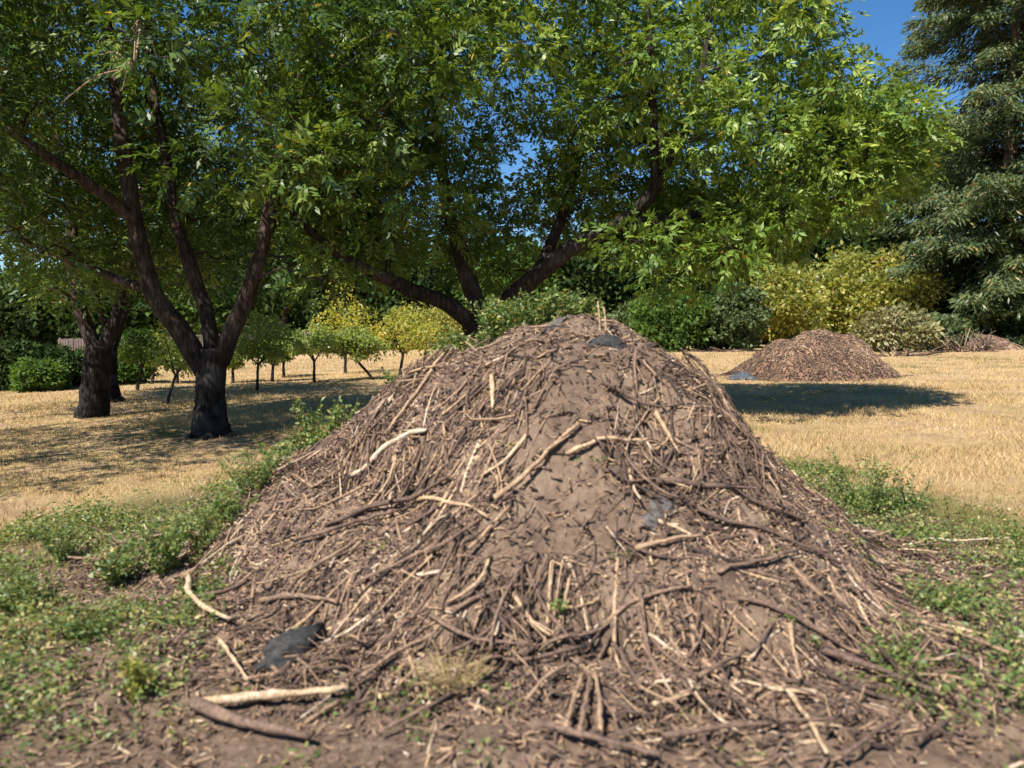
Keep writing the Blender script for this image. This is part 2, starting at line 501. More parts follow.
# ------------------------------------------------------------------ big pile
def build_pile():
    st = 0.019
    xs = np.arange(-3.7, 4.5, st); ys = np.arange(1.6, 9.4, st)
    X, Y = np.meshgrid(xs, ys, indexing='ij')
    t = pile_t(X, Y)
    fine = 0.017 * fbm(X * 8, Y * 8, 61, 4, 0.62) + 0.012 * np.abs(fbm(X * 21, Y * 21, 65, 2)) - 0.012
    Z = terr(X, Y) + pile_h(X, Y) + fine * sstep(1.6, 1.2, t)
    keep = (pile_h(X, Y) > -0.03)
    v = np.stack([X, Y, Z], -1).reshape(-1, 3)
    idx = np.arange(X.size).reshape(X.shape)
    kq = keep[:-1, :-1] | keep[1:, :-1] | keep[1:, 1:] | keep[:-1, 1:]
    q = np.stack([idx[:-1, :-1], idx[1:, :-1], idx[1:, 1:], idx[:-1, 1:]], -1)[kq]
    used = np.unique(q); remap = -np.ones(X.size, int); remap[used] = np.arange(len(used))
    org = np.array([PC[0], PC[1], 0.0])
    o = mesh_obj("soil_pile", v[used] - org, [remap[q]], M['soil'], smooth=True)
    o.location = org
    tag(o, "big brown pile of soil and shredded branches filling the foreground", "pile")
build_pile()

# ------------------------------------------------------------------ sticks
def drape(a, b, r, n, bend=0.0, lift=(0.0, 0.0), rg=rng, wob=0.0):
    """centre line of a stick lying from a to b on the surface"""
    s = np.linspace(0, 1, n)
    a = np.asarray(a, float)[:2]; b = np.asarray(b, float)[:2]
    d = b - a; nrm = np.array([-d[1], d[0]])
    xy = a[None] + d[None] * s[:, None] + nrm[None] * (bend * np.sin(np.pi * s))[:, None]
    if wob: xy = xy + nrm[None] * (rg.normal(0, wob, n) * np.sin(np.pi * s))[:, None]
    h = H(xy[:, 0], xy[:, 1])
    za, zb = h[0] + lift[0], h[-1] + lift[1]
    lin = za + (zb - za) * s
    z = np.maximum(0.4 * lin + 0.6 * (h + (lift[0] * (1 - s) + lift[1] * s)), h + 0.1 * r) + r * 0.65
    return np.column_stack([xy, z])

def stick_obj(name, pts, r0, r1, tone, label, cat="stick", group=None, ns=7, rg=rng, spur=False):
    pts = np.asarray(pts, float)
    n = len(pts)
    rad = np.linspace(r0, r1, n) * (1 + rg.normal(0, 0.11, n))
    V, F = tubes(pts[None], rad[None], ns)
    V = V.reshape(n, ns, 3)
    for _ in range(1 + n // 5):
        k = int(rg.integers(1, n - 1)); j = int(rg.integers(ns))
        V[k, j] = pts[k] + (V[k, j] - pts[k]) * 1.45
    e0 = unit(pts[0] - pts[1]); e1 = unit(pts[-1] - pts[-2])
    V[0] += e0[None] * (rg.random((ns, 1)) * 2.2 * r0); V[-1] += e1[None] * (rg.random((ns, 1)) * 3.0 * r1)
    V = V.reshape(-1, 3) + rg.normal(0, 0.08 * r0, (n * ns, 3))
    mb = MB(); mb.add(V, F, tone)
    if spur:
        k = n // 2 + int(rg.integers(-1, 2))
        d = unit(pts[-1] - pts[0]); sd_ = unit(np.cross(d, [0, 0, 1.0]) * rg.choice([-1, 1]) + d * 0.8 + np.array([0, 0, 0.35]))
        L = np.linalg.norm(pts[-1] - pts[0]) * 0.25
        sp = np.stack([pts[k], pts[k] + sd_ * L * 0.5, pts[k] + sd_ * L])
        V, F = tubes(sp[None], np.array([[0.5, 0.4, 0.25]]) * r0, 5)
        mb.add(V, F, tone)
    org = pts.mean(0)
    o = mb.obj(name, M['stick'], origin=org, smooth=True)
    o.location = org
    tag(o, label, cat, group)
    return o

HAND = [
 # (pixel a, pixel b, width px, tone, bend, name, label, spur)
 ((355,484),(424,444),9,0.97,0.05,"branch","pale whitish peeled branch on the upper left slope of the pile",True),
 ((492,387),(493,416),7,0.84,0.0,"stick","short thick tan stick pointing straight downslope near the pile top",False),
 ((500,404),(522,381),7,0.12,0.12,"root","short dark crooked root beside the upright tan stick",False),
 ((497,508),(578,437),8,0.72,-0.03,"branch","long tan brown branch slanting across the middle of the pile",True),
 ((570,465),(644,452),7,0.83,0.05,"branch","light tan branch lying level just right of the pile middle",False),
 ((605,393),(682,416),6,0.16,-0.12,"branch","dark forked branch arching below the pile top",True),
 ((656,424),(678,462),6,0.78,0.04,"stick","tan stick sloping down on the upper right face",False),
 ((418,509),(487,528),6,0.80,0.04,"stick","tan stick lying level left of the pile middle",False),
 ((189,587),(230,630),9,0.88,-0.12,"branch","pinkish pale bent branch at the left foot of the pile",False),
 ((219,650),(247,690),6,0.84,0.0,"stick","straight tan stick below the pinkish bent branch",False),
 ((247,690),(270,687),5,0.66,0.0,"stick","short brown stick meeting the lower end of the straight tan stick",False),
 ((203,716),(342,702),12,0.86,0.02,"log","orange tan peeled log on bare soil at the lower left",False),
 ((198,720),(302,751),15,0.32,-0.06,"log","grey brown barked log under the orange tan log",False),
 ((828,664),(946,709),11,0.22,0.02,"branch","long dark grey branch by the green weeds at lower right",False),
 ((783,698),(826,768),8,0.86,0.03,"branch","pale tan forked branch at the bottom edge right of centre",True),
 ((846,768),(897,734),8,0.20,0.02,"stick","dark stick at the bottom edge pointing to the lower right corner",False),
 ((919,756),(950,734),7,0.10,0.0,"stick","blackish short stick alone on bare soil at lower right",False),
 ((668,752),(782,737),9,0.30,0.06,"branch","brown bowed branch near the bottom edge",False),
 ((548,739),(655,768),11,0.26,-0.03,"branch","dark grey branch slanting off the bottom edge at centre",False),
 ((655,716),(703,699),7,0.82,-0.05,"stick","tan stick lying level above the brown bowed branch",False),
 ((566,742),(582,688),8,0.62,0.02,"stick","left stick of the small fan of split wood at bottom centre",False),
 ((580,746),(590,688),8,0.45,0.0,"stick","middle stick of the small fan of split wood at bottom centre",False),
 ((600,742),(595,686),8,0.70,-0.02,"stick","right stick of the small fan of split wood at bottom centre",False),
 ((443,362),(389,438),5,0.74,0.06,"branch","thin pale branch running down the upper left edge of the pile",True),
 ((410,380),(445,370),4,0.76,0.0,"stick","thin pale stick jutting from the upper left edge of the pile",False),
 ((331,533),(446,488),8,0.18,0.04,"branch","long dark branch slanting up the left slope",True),
 ((300,548),(398,520),6,0.28,-0.04,"branch","brown branch below the long dark one on the left slope",False),
 ((262,611),(336,613),8,0.40,0.05,"stick","thick brown stick lying level above the black rag",False),
 ((300,588),(350,556),6,0.48,0.0,"stick","brown stick on the left slope above the thick level one",False),
 ((660,492),(800,528),9,0.20,0.07,"branch","long dark branch curving across the right slope",True),
 ((700,520),(838,572),7,0.24,-0.05,"branch","dark branch running down the right slope to the weeds",True),
 ((868,562),(908,574),5,0.70,0.0,"stick","thin stick with a whitish tip at the right edge of the pile",False),
 ((932,546),(1010,545),4,0.97,0.0,"straw","pale straw lying on green weeds at the right",False),
 ((740,610),(835,655),8,0.33,0.05,"branch","purplish brown branch on the lower right slope",False),
 ((720,590),(800,560),6,0.36,-0.05,"stick","brown stick crossing the right slope at a slant",False),
 ((455,625),(530,604),7,0.34,0.05,"stick","brown stick at the lower centre of the pile",False),
 ((604,640),(690,600),7,0.42,0.03,"stick","brown stick above the dark hollow at the pile foot",False),
 ((640,604),(645,640),7,0.30,0.0,"stick","short brown stick standing downslope by the dark hollow",False),
 ((520,665),(610,640),8,0.25,0.08,"branch","dark brown arching branch left of the dark hollow",False),
 ((612,640),(640,700),9,0.22,-0.04,"branch","dark split branch dropping from the hollow to the foot",False),
 ((700,690),(770,640),7,0.30,-0.03,"branch","dark branch on the lower right by the second hollow",False),
 ((360,690),(440,640),6,0.62,0.05,"stick","light brown stick near the dry orange tuft",False),
 ((380,745),(460,705),5,0.55,0.04,"stick","thin bent stick on soil at bottom left of centre",False),
 ((640,560),(700,548),7,0.66,0.02,"stick","tan brown stick on bare soil at right of the middle",False),
 ((470,560),(508,520),6,0.68,0.02,"stick","tan stick pointing upslope left of the bare soil strip",False),
 ((790,640),(800,690),7,0.75,0.0,"stick","pale brown stick pointing down to the bottom right soil",False),
]
ANCH = """pale whitish peeled branch|short thick tan stick near the top|short dark crooked root|long tan brown slanting branch|light level tan branch right of middle|dark forked branch below the top|tan stick on the upper right face|level tan stick left of middle|pinkish bent branch|straight tan stick at lower left|straight tan stick at lower left|orange tan log|grey brown barked log|long dark grey branch at lower right|pale tan forked branch|dark stick at bottom right edge|blackish short stick on bare soil|brown bowed branch|dark grey branch at bottom centre|tan stick above the bowed branch|small fan of split wood|small fan of split wood|small fan of split wood|thin pale branch on the upper left edge|thin pale branch on the upper left edge|long dark branch on the left slope|brown branch under the long dark one|thick level stick above the black rag|thick level stick above the black rag|long dark branch on the right slope|dark branch running to the right weeds|stick with a whitish tip|pale straw on the weeds|purplish brown branch at lower right|brown stick crossing the right slope|brown stick at lower centre|brown stick above the dark hollow|short downslope stick by the hollow|dark arching branch left of the hollow|dark split branch below the hollow|dark branch by the second hollow|light brown stick near the orange tuft|thin bent stick at bottom left|tan brown stick on the bare soil|tan stick left of the bare strip|pale brown stick above the bottom right soil""".split("|")
def build_hand_sticks():
    rg = np.random.default_rng(21)
    for a, b, wpx, tone, bend, name, label, spur in HAND:
        A, B = G(*a), G(*b)
        dist = 0.5 * (A[1] + B[1])
        r = max(wpx * dist / FPX * (0.42 if name == 'log' else 0.33), 0.004)
        bend = bend * 0.7
        pts = drape(A, B, r, 11, bend, (0.045, 0.045), rg, 0.007)
        stick_obj(name, pts, r * 1.15, r * 0.65, 0.12 + 0.86 * tone if tone < 0.5 else tone - 0.03, label, name if name != "straw" else "straw", None, 9, rg, spur)
    # two thin sticks standing up at the top of the pile
    for (a, top, lab) in (((600,330),(598,303),"thin pale stick standing upright at the pile summit, left of two"),
                          ((606,331),(604,309),"thin pale stick standing upright at the pile summit, right of two")):
        A = G(*a); T = P(*top, A[1]); A = A - np.array([0, 0, 0.06])
        stick_obj("stick", resample([A, (A + T) / 2 + [0.006, 0, 0], T], 6), 0.009, 0.006, 0.8, lab, "stick", None, 6, rg)
build_hand_sticks()

def bare(x, y):
    """strip of open soil running down the pile's front"""
    cx = 0.55 - 0.12 * (5.6 - y)
    wv = 0.30 + 0.10 * (5.6 - y)
    cx = cx + 0.12 * fbm(y * 1.3, y * 0 + 3.0, 19, 2)
    b = np.exp(-(np.abs(x - cx) / wv) ** 3) * sstep(3.42, 3.6, y)
    b = np.maximum(b, 0.75 * np.exp(-((x - 0.95) / 0.25) ** 2 - ((y - 4.5) / 0.35) ** 2))
    b = np.maximum(b, 0.9 * sstep(0.46, 0.2, pile_t(x, y)))
    b = np.maximum(b, 0.80 * np.exp(-((x - 0.95) / 0.35) ** 2 - ((y - 4.75) / 0.45) ** 2))
    b = np.maximum(b, 0.97 * np.exp(-(np.abs(x - 0.50) / 0.34) ** 3 - (np.abs(y - 3.72) / 0.26) ** 3))
    b = np.maximum(b, 0.2 * sstep(2.95, 2.6, y))
    return b

def gen_sticks(N, seed, tmax=1.30):
    rg = np.random.default_rng(seed)
    out = []
    got = 0
    A = []
    while got < N:
        n = N * 2
        x = rg.uniform(-3.2, 4.0, n); y = rg.uniform(2.15, 7.2, n)
        t = pile_t(x, y)
        dens = sstep(tmax, 0.92, t) * (1 - 0.97 * bare(x, y)) * (0.45 + 0.55 * sstep(-0.5, 0.5, fbm(x * 1.7, y * 1.7, 71, 3)))
        dens *= np.where(y > 6.0, 0.4, 1.0) * (0.35 + 0.65 * sstep(0.25, 0.6, t))
        k = rg.random(n) < dens
        A.append(np.column_stack([x[k], y[k]])); got += k.sum()
    XY = np.concatenate(A)[:N]
    x, y = XY.T
    e = 0.05
    gx = (H(x + e, y) - H(x - e, y)); gy = (H(x, y + e) - H(x, y - e))
    down = np.arctan2(-gy, -gx)
    # patches of sticks that lie alike
    field = fbm(x * 0.9, y * 0.9, 81, 2) * 1.5
    ang = np.where(rg.random(N) < 0.40, down + rg.normal(0, 0.6, N) + field * 0.8, rg.uniform(0, 2 * np.pi, N))
    L = np.clip(np.exp(rg.normal(math.log(0.115), 0.58, N)), 0.03, 0.50)
    R = np.clip(np.exp(rg.normal(math.log(0.0040), 0.45, N)) * (L / 0.15) ** 0.35, 0.0018, 0.0100)
    clump = sstep(-0.2, 0.7, fbm(x * 2.2, y * 2.2, 91, 2))
    lift0 = rg.random(N) ** 2 * 0.11 * clump
    lift1 = rg.random(N) ** 2 * 0.11 * clump
    tone = np.clip(rg.normal(0.37, 0.20, N) + (rg.random(N) < 0.20) * 0.27, 0.03, 0.97)
    return x, y, ang, L, R, lift0, lift1, tone, rg

def drape_many(x, y, ang, L, R, l0, l1, rg, n=5, bendsd=0.085):
    N = len(x)
    s = np.linspace(-0.5, 0.5, n)[None]
    dx, dy = np.cos(ang)[:, None], np.sin(ang)[:, None]
    b = rg.normal(0, bendsd, N)[:, None] * L[:, None] * np.cos(np.pi * s) + rg.normal(0, 0.012, (N, n)) * L[:, None]
    X = x[:, None] + dx * L[:, None] * s - dy * b
    Y = y[:, None] + dy * L[:, None] * s + dx * b
    h = H(X, Y)
    lf = l0[:, None] * (0.5 - s) + l1[:, None] * (0.5 + s)
    lin = h[:, :1] * (0.5 - s) + h[:, -1:] * (0.5 + s)
    Z = np.maximum(0.5 * lin + 0.5 * h + lf, h) + R[:, None] * 0.55
    return np.stack([X, Y, Z], -1)

def build_sticks():
    N = 13500
    x, y, ang, L, R, l0, l1, tone, rg = gen_sticks(N, 33)
    pts = drape_many(x, y, ang, L, R, l0, l1, rg)
    pa = proj(pts[:, 0]); pb = proj(pts[:, -1])
    plen = np.hypot(pa[:, 0] - pb[:, 0], pa[:, 1] - pb[:, 1])
    pw = R * 2 * FPX / pa[:, 2]
    mid = proj(pts[:, 2])
    vis = (mid[:, 0] > 8) & (mid[:, 0] < 1016) & (mid[:, 1] > 320) & (mid[:, 1] < 762) & (y < 6.0)
    score = np.where(vis, plen * np.minimum(pw, 14), 0)
    order = np.argsort(-score)
    big, rest = order[:250], order[250:]
    hc = np.array([((a[0] + b[0]) / 2, (a[1] + b[1]) / 2) for a, b, *_ in HAND])
    for k in big:
        px, py = mid[k, 0], mid[k, 1]
        hd = np.hypot(hc[:, 0] - px, hc[:, 1] - py); q = int(np.argmin(hd))
        ex, ey = px - hc[q, 0], py - hc[q, 1]
        where = ("right of" if ex > 0 else "left of") if abs(ex) > abs(ey) else ("below" if ey > 0 else "above")
        tn = "dark" if tone[k] < 0.3 else ("brown" if tone[k] < 0.58 else "pale")
        sx, sy = pb[k, 0] - pa[k, 0], pb[k, 1] - pa[k, 1]
        if sx < 0: sx, sy = -sx, -sy
        dg = math.degrees(math.atan2(sy, sx))
        tilt = "level" if abs(dg) < 20 else ("upright" if abs(dg) > 65 else ("falling" if dg > 0 else "rising"))
        ln = ("long " if plen[k] > 48 else "short ") + ("thick" if R[k] > 0.0085 else "thin")
        lab = f"{ln} {tn} {tilt} stick {where} the {ANCH[q]}"
        pp = resample(pts[k], 7)
        stick_obj("stick", pp, R[k] * 1.1, R[k] * 0.75, float(tone[k]), lab, "stick", "loose sticks on the big pile", 6, rg)
    tap = np.linspace(1.1, 0.7, 4)[None]
    V, F = tubes(pts[rest][:, [0, 1, 3, 4]], R[rest][:, None] * tap * (1 + rg.normal(0, 0.07, (len(rest), 4))), 4)
    o = mesh_obj("stick_litter", V, F, M['stick'], rnd=np.repeat(tone[rest], 16), smooth=True)
    tag(o, "tangle of small broken sticks covering the big pile", "sticks", kind="stuff")
    # shredded chips and bark
    n = 88000
    xx = rg.uniform(-3.4, 4.2, n); yy = rg.uniform(2.0, 7.4, n)
    t = pile_t(xx, yy)
    k = rg.random(n) < sstep(1.75, 1.0, t) * np.where(yy > 6.1, 0.25, 1) * (1 - 0.6 * bare(xx, yy))
    xx, yy = xx[k], yy[k]; n = len(xx)
    Ln = np.clip(np.exp(rg.normal(math.log(0.032), 0.5, n)), 0.01, 0.12)
    Rn = np.clip(Ln * rg.uniform(0.06, 0.2, n), 0.0018, 0.009)
    a = rg.uniform(0, 2 * np.pi, n); zz = H(xx, yy) + 0.006
    tilt = rg.normal(0, 0.35, n)
    d = np.stack([np.cos(a) * np.cos(tilt), np.sin(a) * np.cos(tilt), np.sin(tilt)], -1) * Ln[:, None] * 0.5
    c = np.stack([xx, yy, zz], -1)
    PP = np.stack([c - d, c + d], 1)
    V, F = tubes(PP, np.stack([Rn, Rn * 0.7], 1), 3)
    F = F[:1]
    # flatten the chips
    tn = np.clip(rg.normal(0.43, 0.24, n), 0.05, .97)
    o = mesh_obj("wood_chips", V, F, M['stick'], rnd=np.repeat(tn, 6))
    tag(o, "shredded bark and wood chips scattered over the big pile", "wood chips", kind="stuff")
build_sticks()

# ------------------------------------------------------------------ other small things on the pile
def lump(name, label, cat, c, ex, ey, ez, rot, mat, seed, crease=0.3):
    """a crumpled lump: displaced sphere, flattened below"""
    nu, nv = 28, 16
    u = np.linspace(0, 2 * np.pi, nu, endpoint=False); v = np.linspace(0, np.pi, nv)
    U, Vv = np.meshgrid(u, v, indexing='ij')
    x = np.sin(Vv) * np.cos(U); y = np.sin(Vv) * np.sin(U); z = np.cos(Vv)
    r = 1 + crease * fbm(U * 1.6 + 0.0 * z + seed, Vv * 2.5, seed, 3) * np.sin(Vv)
    x, y, z = x * r * ex, y * r * ey, z * r * ez
    z = np.where(z < 0, z * 0.5, z)
    cr, sr = math.cos(rot), math.sin(rot)
    X = x * cr - y * sr; Y = x * sr + y * cr
    gz = H(X + c[0], Y + c[1])
    Z = gz + z - 0.004
    V = np.stack([X + c[0], Y + c[1], Z], -1)
    idx = np.arange(nu * nv).reshape(nu, nv)
    q = np.stack([idx[:, :-1], np.roll(idx, -1, 0)[:, :-1], np.roll(idx, -1, 0)[:, 1:], idx[:, 1:]], -1).reshape(-1, 4)
    V = V.reshape(-1, 3)
    o = mesh_obj(name, V - np.asarray(c), [q], mat, smooth=True)
    o.location = tuple(float(k) for k in c)
    tag(o, label, cat)
    return o
lump("rag", "crumpled black rag lying at the lower left foot of the pile", "rag", G(290, 655), 0.165, 0.085, 0.12, 0.75, M['rag'], 5, 0.45)
lump("bark_chunk", "dark grey bark chunk at the summit of the pile", "bark", G(553, 327), 0.085, 0.04, 0.045, -0.5, M['greychip'], 8, 0.5)
lump("rag", "flat black rag just below the pile summit on the right", "rag", G(612, 343), 0.15, 0.09, 0.035, -0.25, M['rag'], 12, 0.4)
lump("wood_piece", "grey flat wood piece on the bare soil right of the pile middle", "wood", G(658, 516), 0.10, 0.055, 0.03, 0.9, M['greychip'], 14, 0.3)
lump("wood_slab", "flat tan wood slab poking out of the upper left edge of the pile", "wood", G(384, 405), 0.13, 0.09, 0.03, 0.2, M['slab'], 17, 0.25)
lump("bark_chunk", "small dark bark chunk under the short dark root", "bark", G(515, 400), 0.05, 0.035, 0.03, 0.2, M['slab'], 23, 0.3)
lump("wood_piece", "short pale sawn wood end lying in the left weeds", "wood", G(124, 627), 0.055, 0.03, 0.03, 0.2, M['slab'], 27, 0.2)

# ------------------------------------------------------------------ leaves
def compound(pos, dirs, rg, nl=7, L=0.26, leaf=0.11, wid=0.042, droop=0.18):
    """pinnate leaves: nl leaflets each, a folded blade of two triangles"""
    N = len(pos)
    d = unit(dirs)
    up = unit(np.array([0, 0, 1.0])[None] + rg.normal(0, 0.6, (N, 3)))
    side = unit(np.cross(d, up)); nrm = np.cross(side, d)
    sc = rg.uniform(0.6, 1.35, N)[:, None]
    Vs, Rn = [], []
    r0 = rg.random(N)
    pairs = (nl - 1) // 2
    for k in range(nl):
        if k == nl - 1:
            s, sg, fw = 1.0, 0.0, 1.0
        else:
            s, sg, fw = 0.30 + 0.62 * (k // 2) / max(pairs - 0.0, 1), (1 if k % 2 else -1), 0.55
        base = pos + d * (L * s * sc) - np.array([0, 0, 1.0]) * (droop * L * s * s) * sc
        ld = unit(d * fw + side * sg * 0.85 + rg.normal(0, 0.16, (N, 3)) - np.array([0, 0, droop])[None])
        ln = leaf * sc * rg.uniform(0.8, 1.15, (N, 1))
        wv = unit(np.cross(ld, nrm + rg.normal(0, 0.35, (N, 3))))
        fold = np.cross(wv, ld) * (wid * 0.22)
        m = base + ld * ln * 0.42
        Vs.append(np.stack([base, m + wv * wid * sc * 0.5 + fold, base + ld * ln, m - wv * wid * sc * 0.5 + fold], 1))
        Rn.append(np.clip(r0 + rg.normal(0, 0.10, N), 0, 1))
    V = np.stack(Vs, 1).reshape(-1, 3)
    R = np.repeat(np.stack(Rn, 1).reshape(-1), 4)
    F = np.arange(len(V)).reshape(-1, 4)
    return V, F, R

def simple_leaves(pos, dirs, rg, leaf, wid, droop=0.2):
    N = len(pos)
    d = unit(dirs + rg.normal(0, 0.4, (N, 3)) - np.array([0, 0, droop])[None])
    wv = unit(np.cross(d, rg.normal(0, 1, (N, 3)) + np.array([0, 0, 0.9])[None]))
    ln = leaf * rg.uniform(0.6, 1.3, (N, 1)); wd = wid * rg.uniform(0.7, 1.2, (N, 1))
    f = np.cross(wv, d) * wd * 0.2
    m = pos + d * ln * 0.45
    V = np.stack([pos, m + wv * wd * 0.5 + f, pos + d * ln, m - wv * wd * 0.5 + f], 1).reshape(-1, 3)
    return V, np.arange(len(V)).reshape(-1, 4), np.repeat(rg.random(N), 4)

def grow_branches(mb, limbs, clusters, rg, r_tip=0.008, r_base=0.03, ns=5):
    """thin boughs from the limbs out to every leaf cluster"""
    nodes = np.concatenate([l[len(l) // 4:] for l in limbs])
    nodes_r = np.full(len(nodes), r_base)
    d0 = np.min(np.linalg.norm(clusters[:, None] - nodes[None], axis=2), 1)
    P_, R_ = [], []
    for k in np.argsort(d0):
        c = clusters[k]
        dv = c[None] - nodes
        dist = np.linalg.norm(dv, axis=1) + np.maximum(0, -dv[:, 2]) * 0.5
        j = int(np.argmin(dist))
        a = nodes[j]; L = np.linalg.norm(c - a)
        if L < 0.05: continue
        m1 = a + (c - a) * 0.35 + np.array([0, 0, 0.10 * L]) + rg.normal(0, 0.06 * L, 3)
        m2 = a + (c - a) * 0.7 + np.array([0, 0, 0.10 * L]) + rg.normal(0, 0.06 * L, 3)
        pts = resample([a, m1, m2, c], 8)
        rb = min(nodes_r[j], r_base)
        rr = np.linspace(rb * 0.8, max(r_tip, rb * 0.45), 8)
        P_.append(pts); R_.append(rr)
        nodes = np.concatenate([nodes, pts[2:]]); nodes_r = np.concatenate([nodes_r, rr[2:]])
    if P_:
        V, F = tubes(np.array(P_), np.array(R_), ns)
        mb.add(V, F, 0.5)

def cluster_twigs(mb, clusters, crad, rg, per=5, r=0.005):
    K = len(clusters)
    d = unit(rg.normal(0, 1, (K * per, 3)) + np.array([0, 0, 0.15])[None])
    c = np.repeat(clusters, per, 0); R = np.repeat(crad, per)[:, None]
    m = c + d * R * 0.5 + rg.normal(0, 0.05, (K * per, 3)); e = c + d * R * rg.uniform(0.7, 1.1, (K * per, 1)) - np.array([0, 0, 0.08])
    V, F = tubes(np.stack([c, m, e], 1), np.array([[1.0, 0.8, 0.4]]) * r * np.ones((K * per, 1)), 3)
    mb.add(V, F, 0.5)

def limb_tubes(mb, limbs, ns=14, rough=0.05, rg=rng):
    out = []
    for li, (pts, rad) in enumerate(limbs):
        rad = np.asarray(rad) * (0.84 if (ns > 12 and li > 0) else (0.93 if ns > 12 else 1.0))
        n = max(6, int(len(pts) * (9 if ns > 12 else 5)))
        q = resample(pts, n)
        rr = np.interp(np.linspace(0, 1, n), np.linspace(0, 1, len(rad)), rad)
        rp_ = np.concatenate([np.repeat(rr[:1], 4), rr, np.repeat(rr[-1:], 4)])
        rr = np.convolve(rp_, np.ones(9) / 9, 'valid')
        ar = np.linspace(0, len(pts), n)
        sj = int(rg.integers(1000))
        q = q + np.stack([fbm(ar * 1.3, ar * 0 + 5.0 * c, sj + c, 2) for c in range(3)], -1) * 0.10 * rr[:, None]
        V, F = tubes(q[None], rr[None], ns)
        V = V.reshape(n, ns, 3)
        a = np.arange(ns)
        arc = np.concatenate([[0], np.cumsum(np.linalg.norm(np.diff(q, axis=0), axis=1))])
        sd0 = int(rg.integers(1000))
        ang = a / ns * 2 * np.pi
        bumpy = 1 + 0.11 * fbm(np.cos(ang)[None] * 1.4 + arc[:, None] * 0.9, np.sin(ang)[None] * 1.4 + arc[:, None] * 0.5, sd0, 2)
        if ns > 12:
            bumpy = bumpy + 0.055 * fbm(ang[None] * 4.5 + 0 * arc[:, None], arc[:, None] * 2.2 + 0 * ang[None], sd0 + 5, 3)
        if ns > 12 and li == 0:
            bumpy = bumpy + np.exp(-arc / 0.22)[:, None] * (0.18 + 0.22 * np.cos(5 * ang + sd0)[None])
        V = q[:, None] + (V - q[:, None]) * bumpy[..., None]
        mb.add(V.reshape(-1, 3), F, 0.5)
        out.append(q)
    return out

def poisson_clusters(rg, n, sample, mind, reject=None, tries=40):
    pts = np.zeros((0, 3))
    for _ in range(n * tries):
        if len(pts) >= n: break
        p = sample()
        if len(pts) and np.min(np.linalg.norm(pts - p, axis=1)) < mind: continue
        if reject is not None and reject(p): continue
        pts = np.vstack([pts, p])
    return pts

def finish_tree(name, label, cat, group, base, limbs, clusters, crad, leafmat, barkmat, seed, n_spr, comp=True, leaf=(0.11, 0.042), L=0.26,
                nl=7, boughs=0.03, tw=5, ns=26, extra=None):
    rg = np.random.default_rng(seed)
    base = np.asarray(base, float)
    root = empty(name, base)
    tag(root, label, cat, group)
    mb = MB()
    lq = limb_tubes(mb, limbs, ns, 0.05, rg)
    crad = np.broadcast_to(crad, (len(clusters),))
    grow_branches(mb, lq[1:] if len(lq) > 1 else lq, clusters, rg, r_base=boughs, ns=5 if ns > 12 else 3)
    if tw: cluster_twigs(mb, clusters, crad, rg, tw)
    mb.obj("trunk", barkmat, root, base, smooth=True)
    n = n_spr * len(clusters)
    ci = np.repeat(np.arange(len(clusters)), n_spr)
    d = unit(rg.normal(0, 1, (n, 3)))
    rad = crad[ci] * rg.random(n) ** 0.45
    pos = clusters[ci] + d * rad[:, None] * np.array([1.1, 1.1, 0.75])[None]
    dirs = d + rg.normal(0, 0.35, (n, 3)) + np.array([0, 0, -0.08])[None]
    if comp: V, F, R = compound(pos, dirs, rg, nl, L, leaf[0], leaf[1])
    else: V, F, R = simple_leaves(pos, dirs, rg, leaf[0], leaf[1])
    # whole clusters lean lighter or darker green, as shoots of different age do
    tilt = rg.normal(0, 0.12, len(clusters))[ci]
    R = np.clip(R * 0.75 + 0.12 + np.repeat(tilt, len(V) // n), 0, 0.97)
    odd = np.repeat(rg.random(len(R) // 4) < 0.004, 4)
    R = np.where(odd, 1.0, R)
    mo = mesh_obj("crown", V - base, [F], leafmat, root, R)
    mo["kind"] = "stuff"
    return root

def ell(rg, c, e, inner=0.35):
    def f():
        d = unit(rg.normal(0, 1, 3))
        r = (inner + (1 - inner) * rg.random()) ** 0.7
        return np.array(c) + d * r * np.array(e)
    return f

# ------------------------------------------------------------------ left tree
def pix_limb(pts, Y0):
    return np.array([P(px, py, Y0 + dy) for px, py, dy in pts])

def in_boxes(p, boxes):
    q = proj(p)
    for x0, y0, x1, y1 in boxes:
        if x0 < q[0] < x1 and y0 < q[1] < y1: return True
    return False

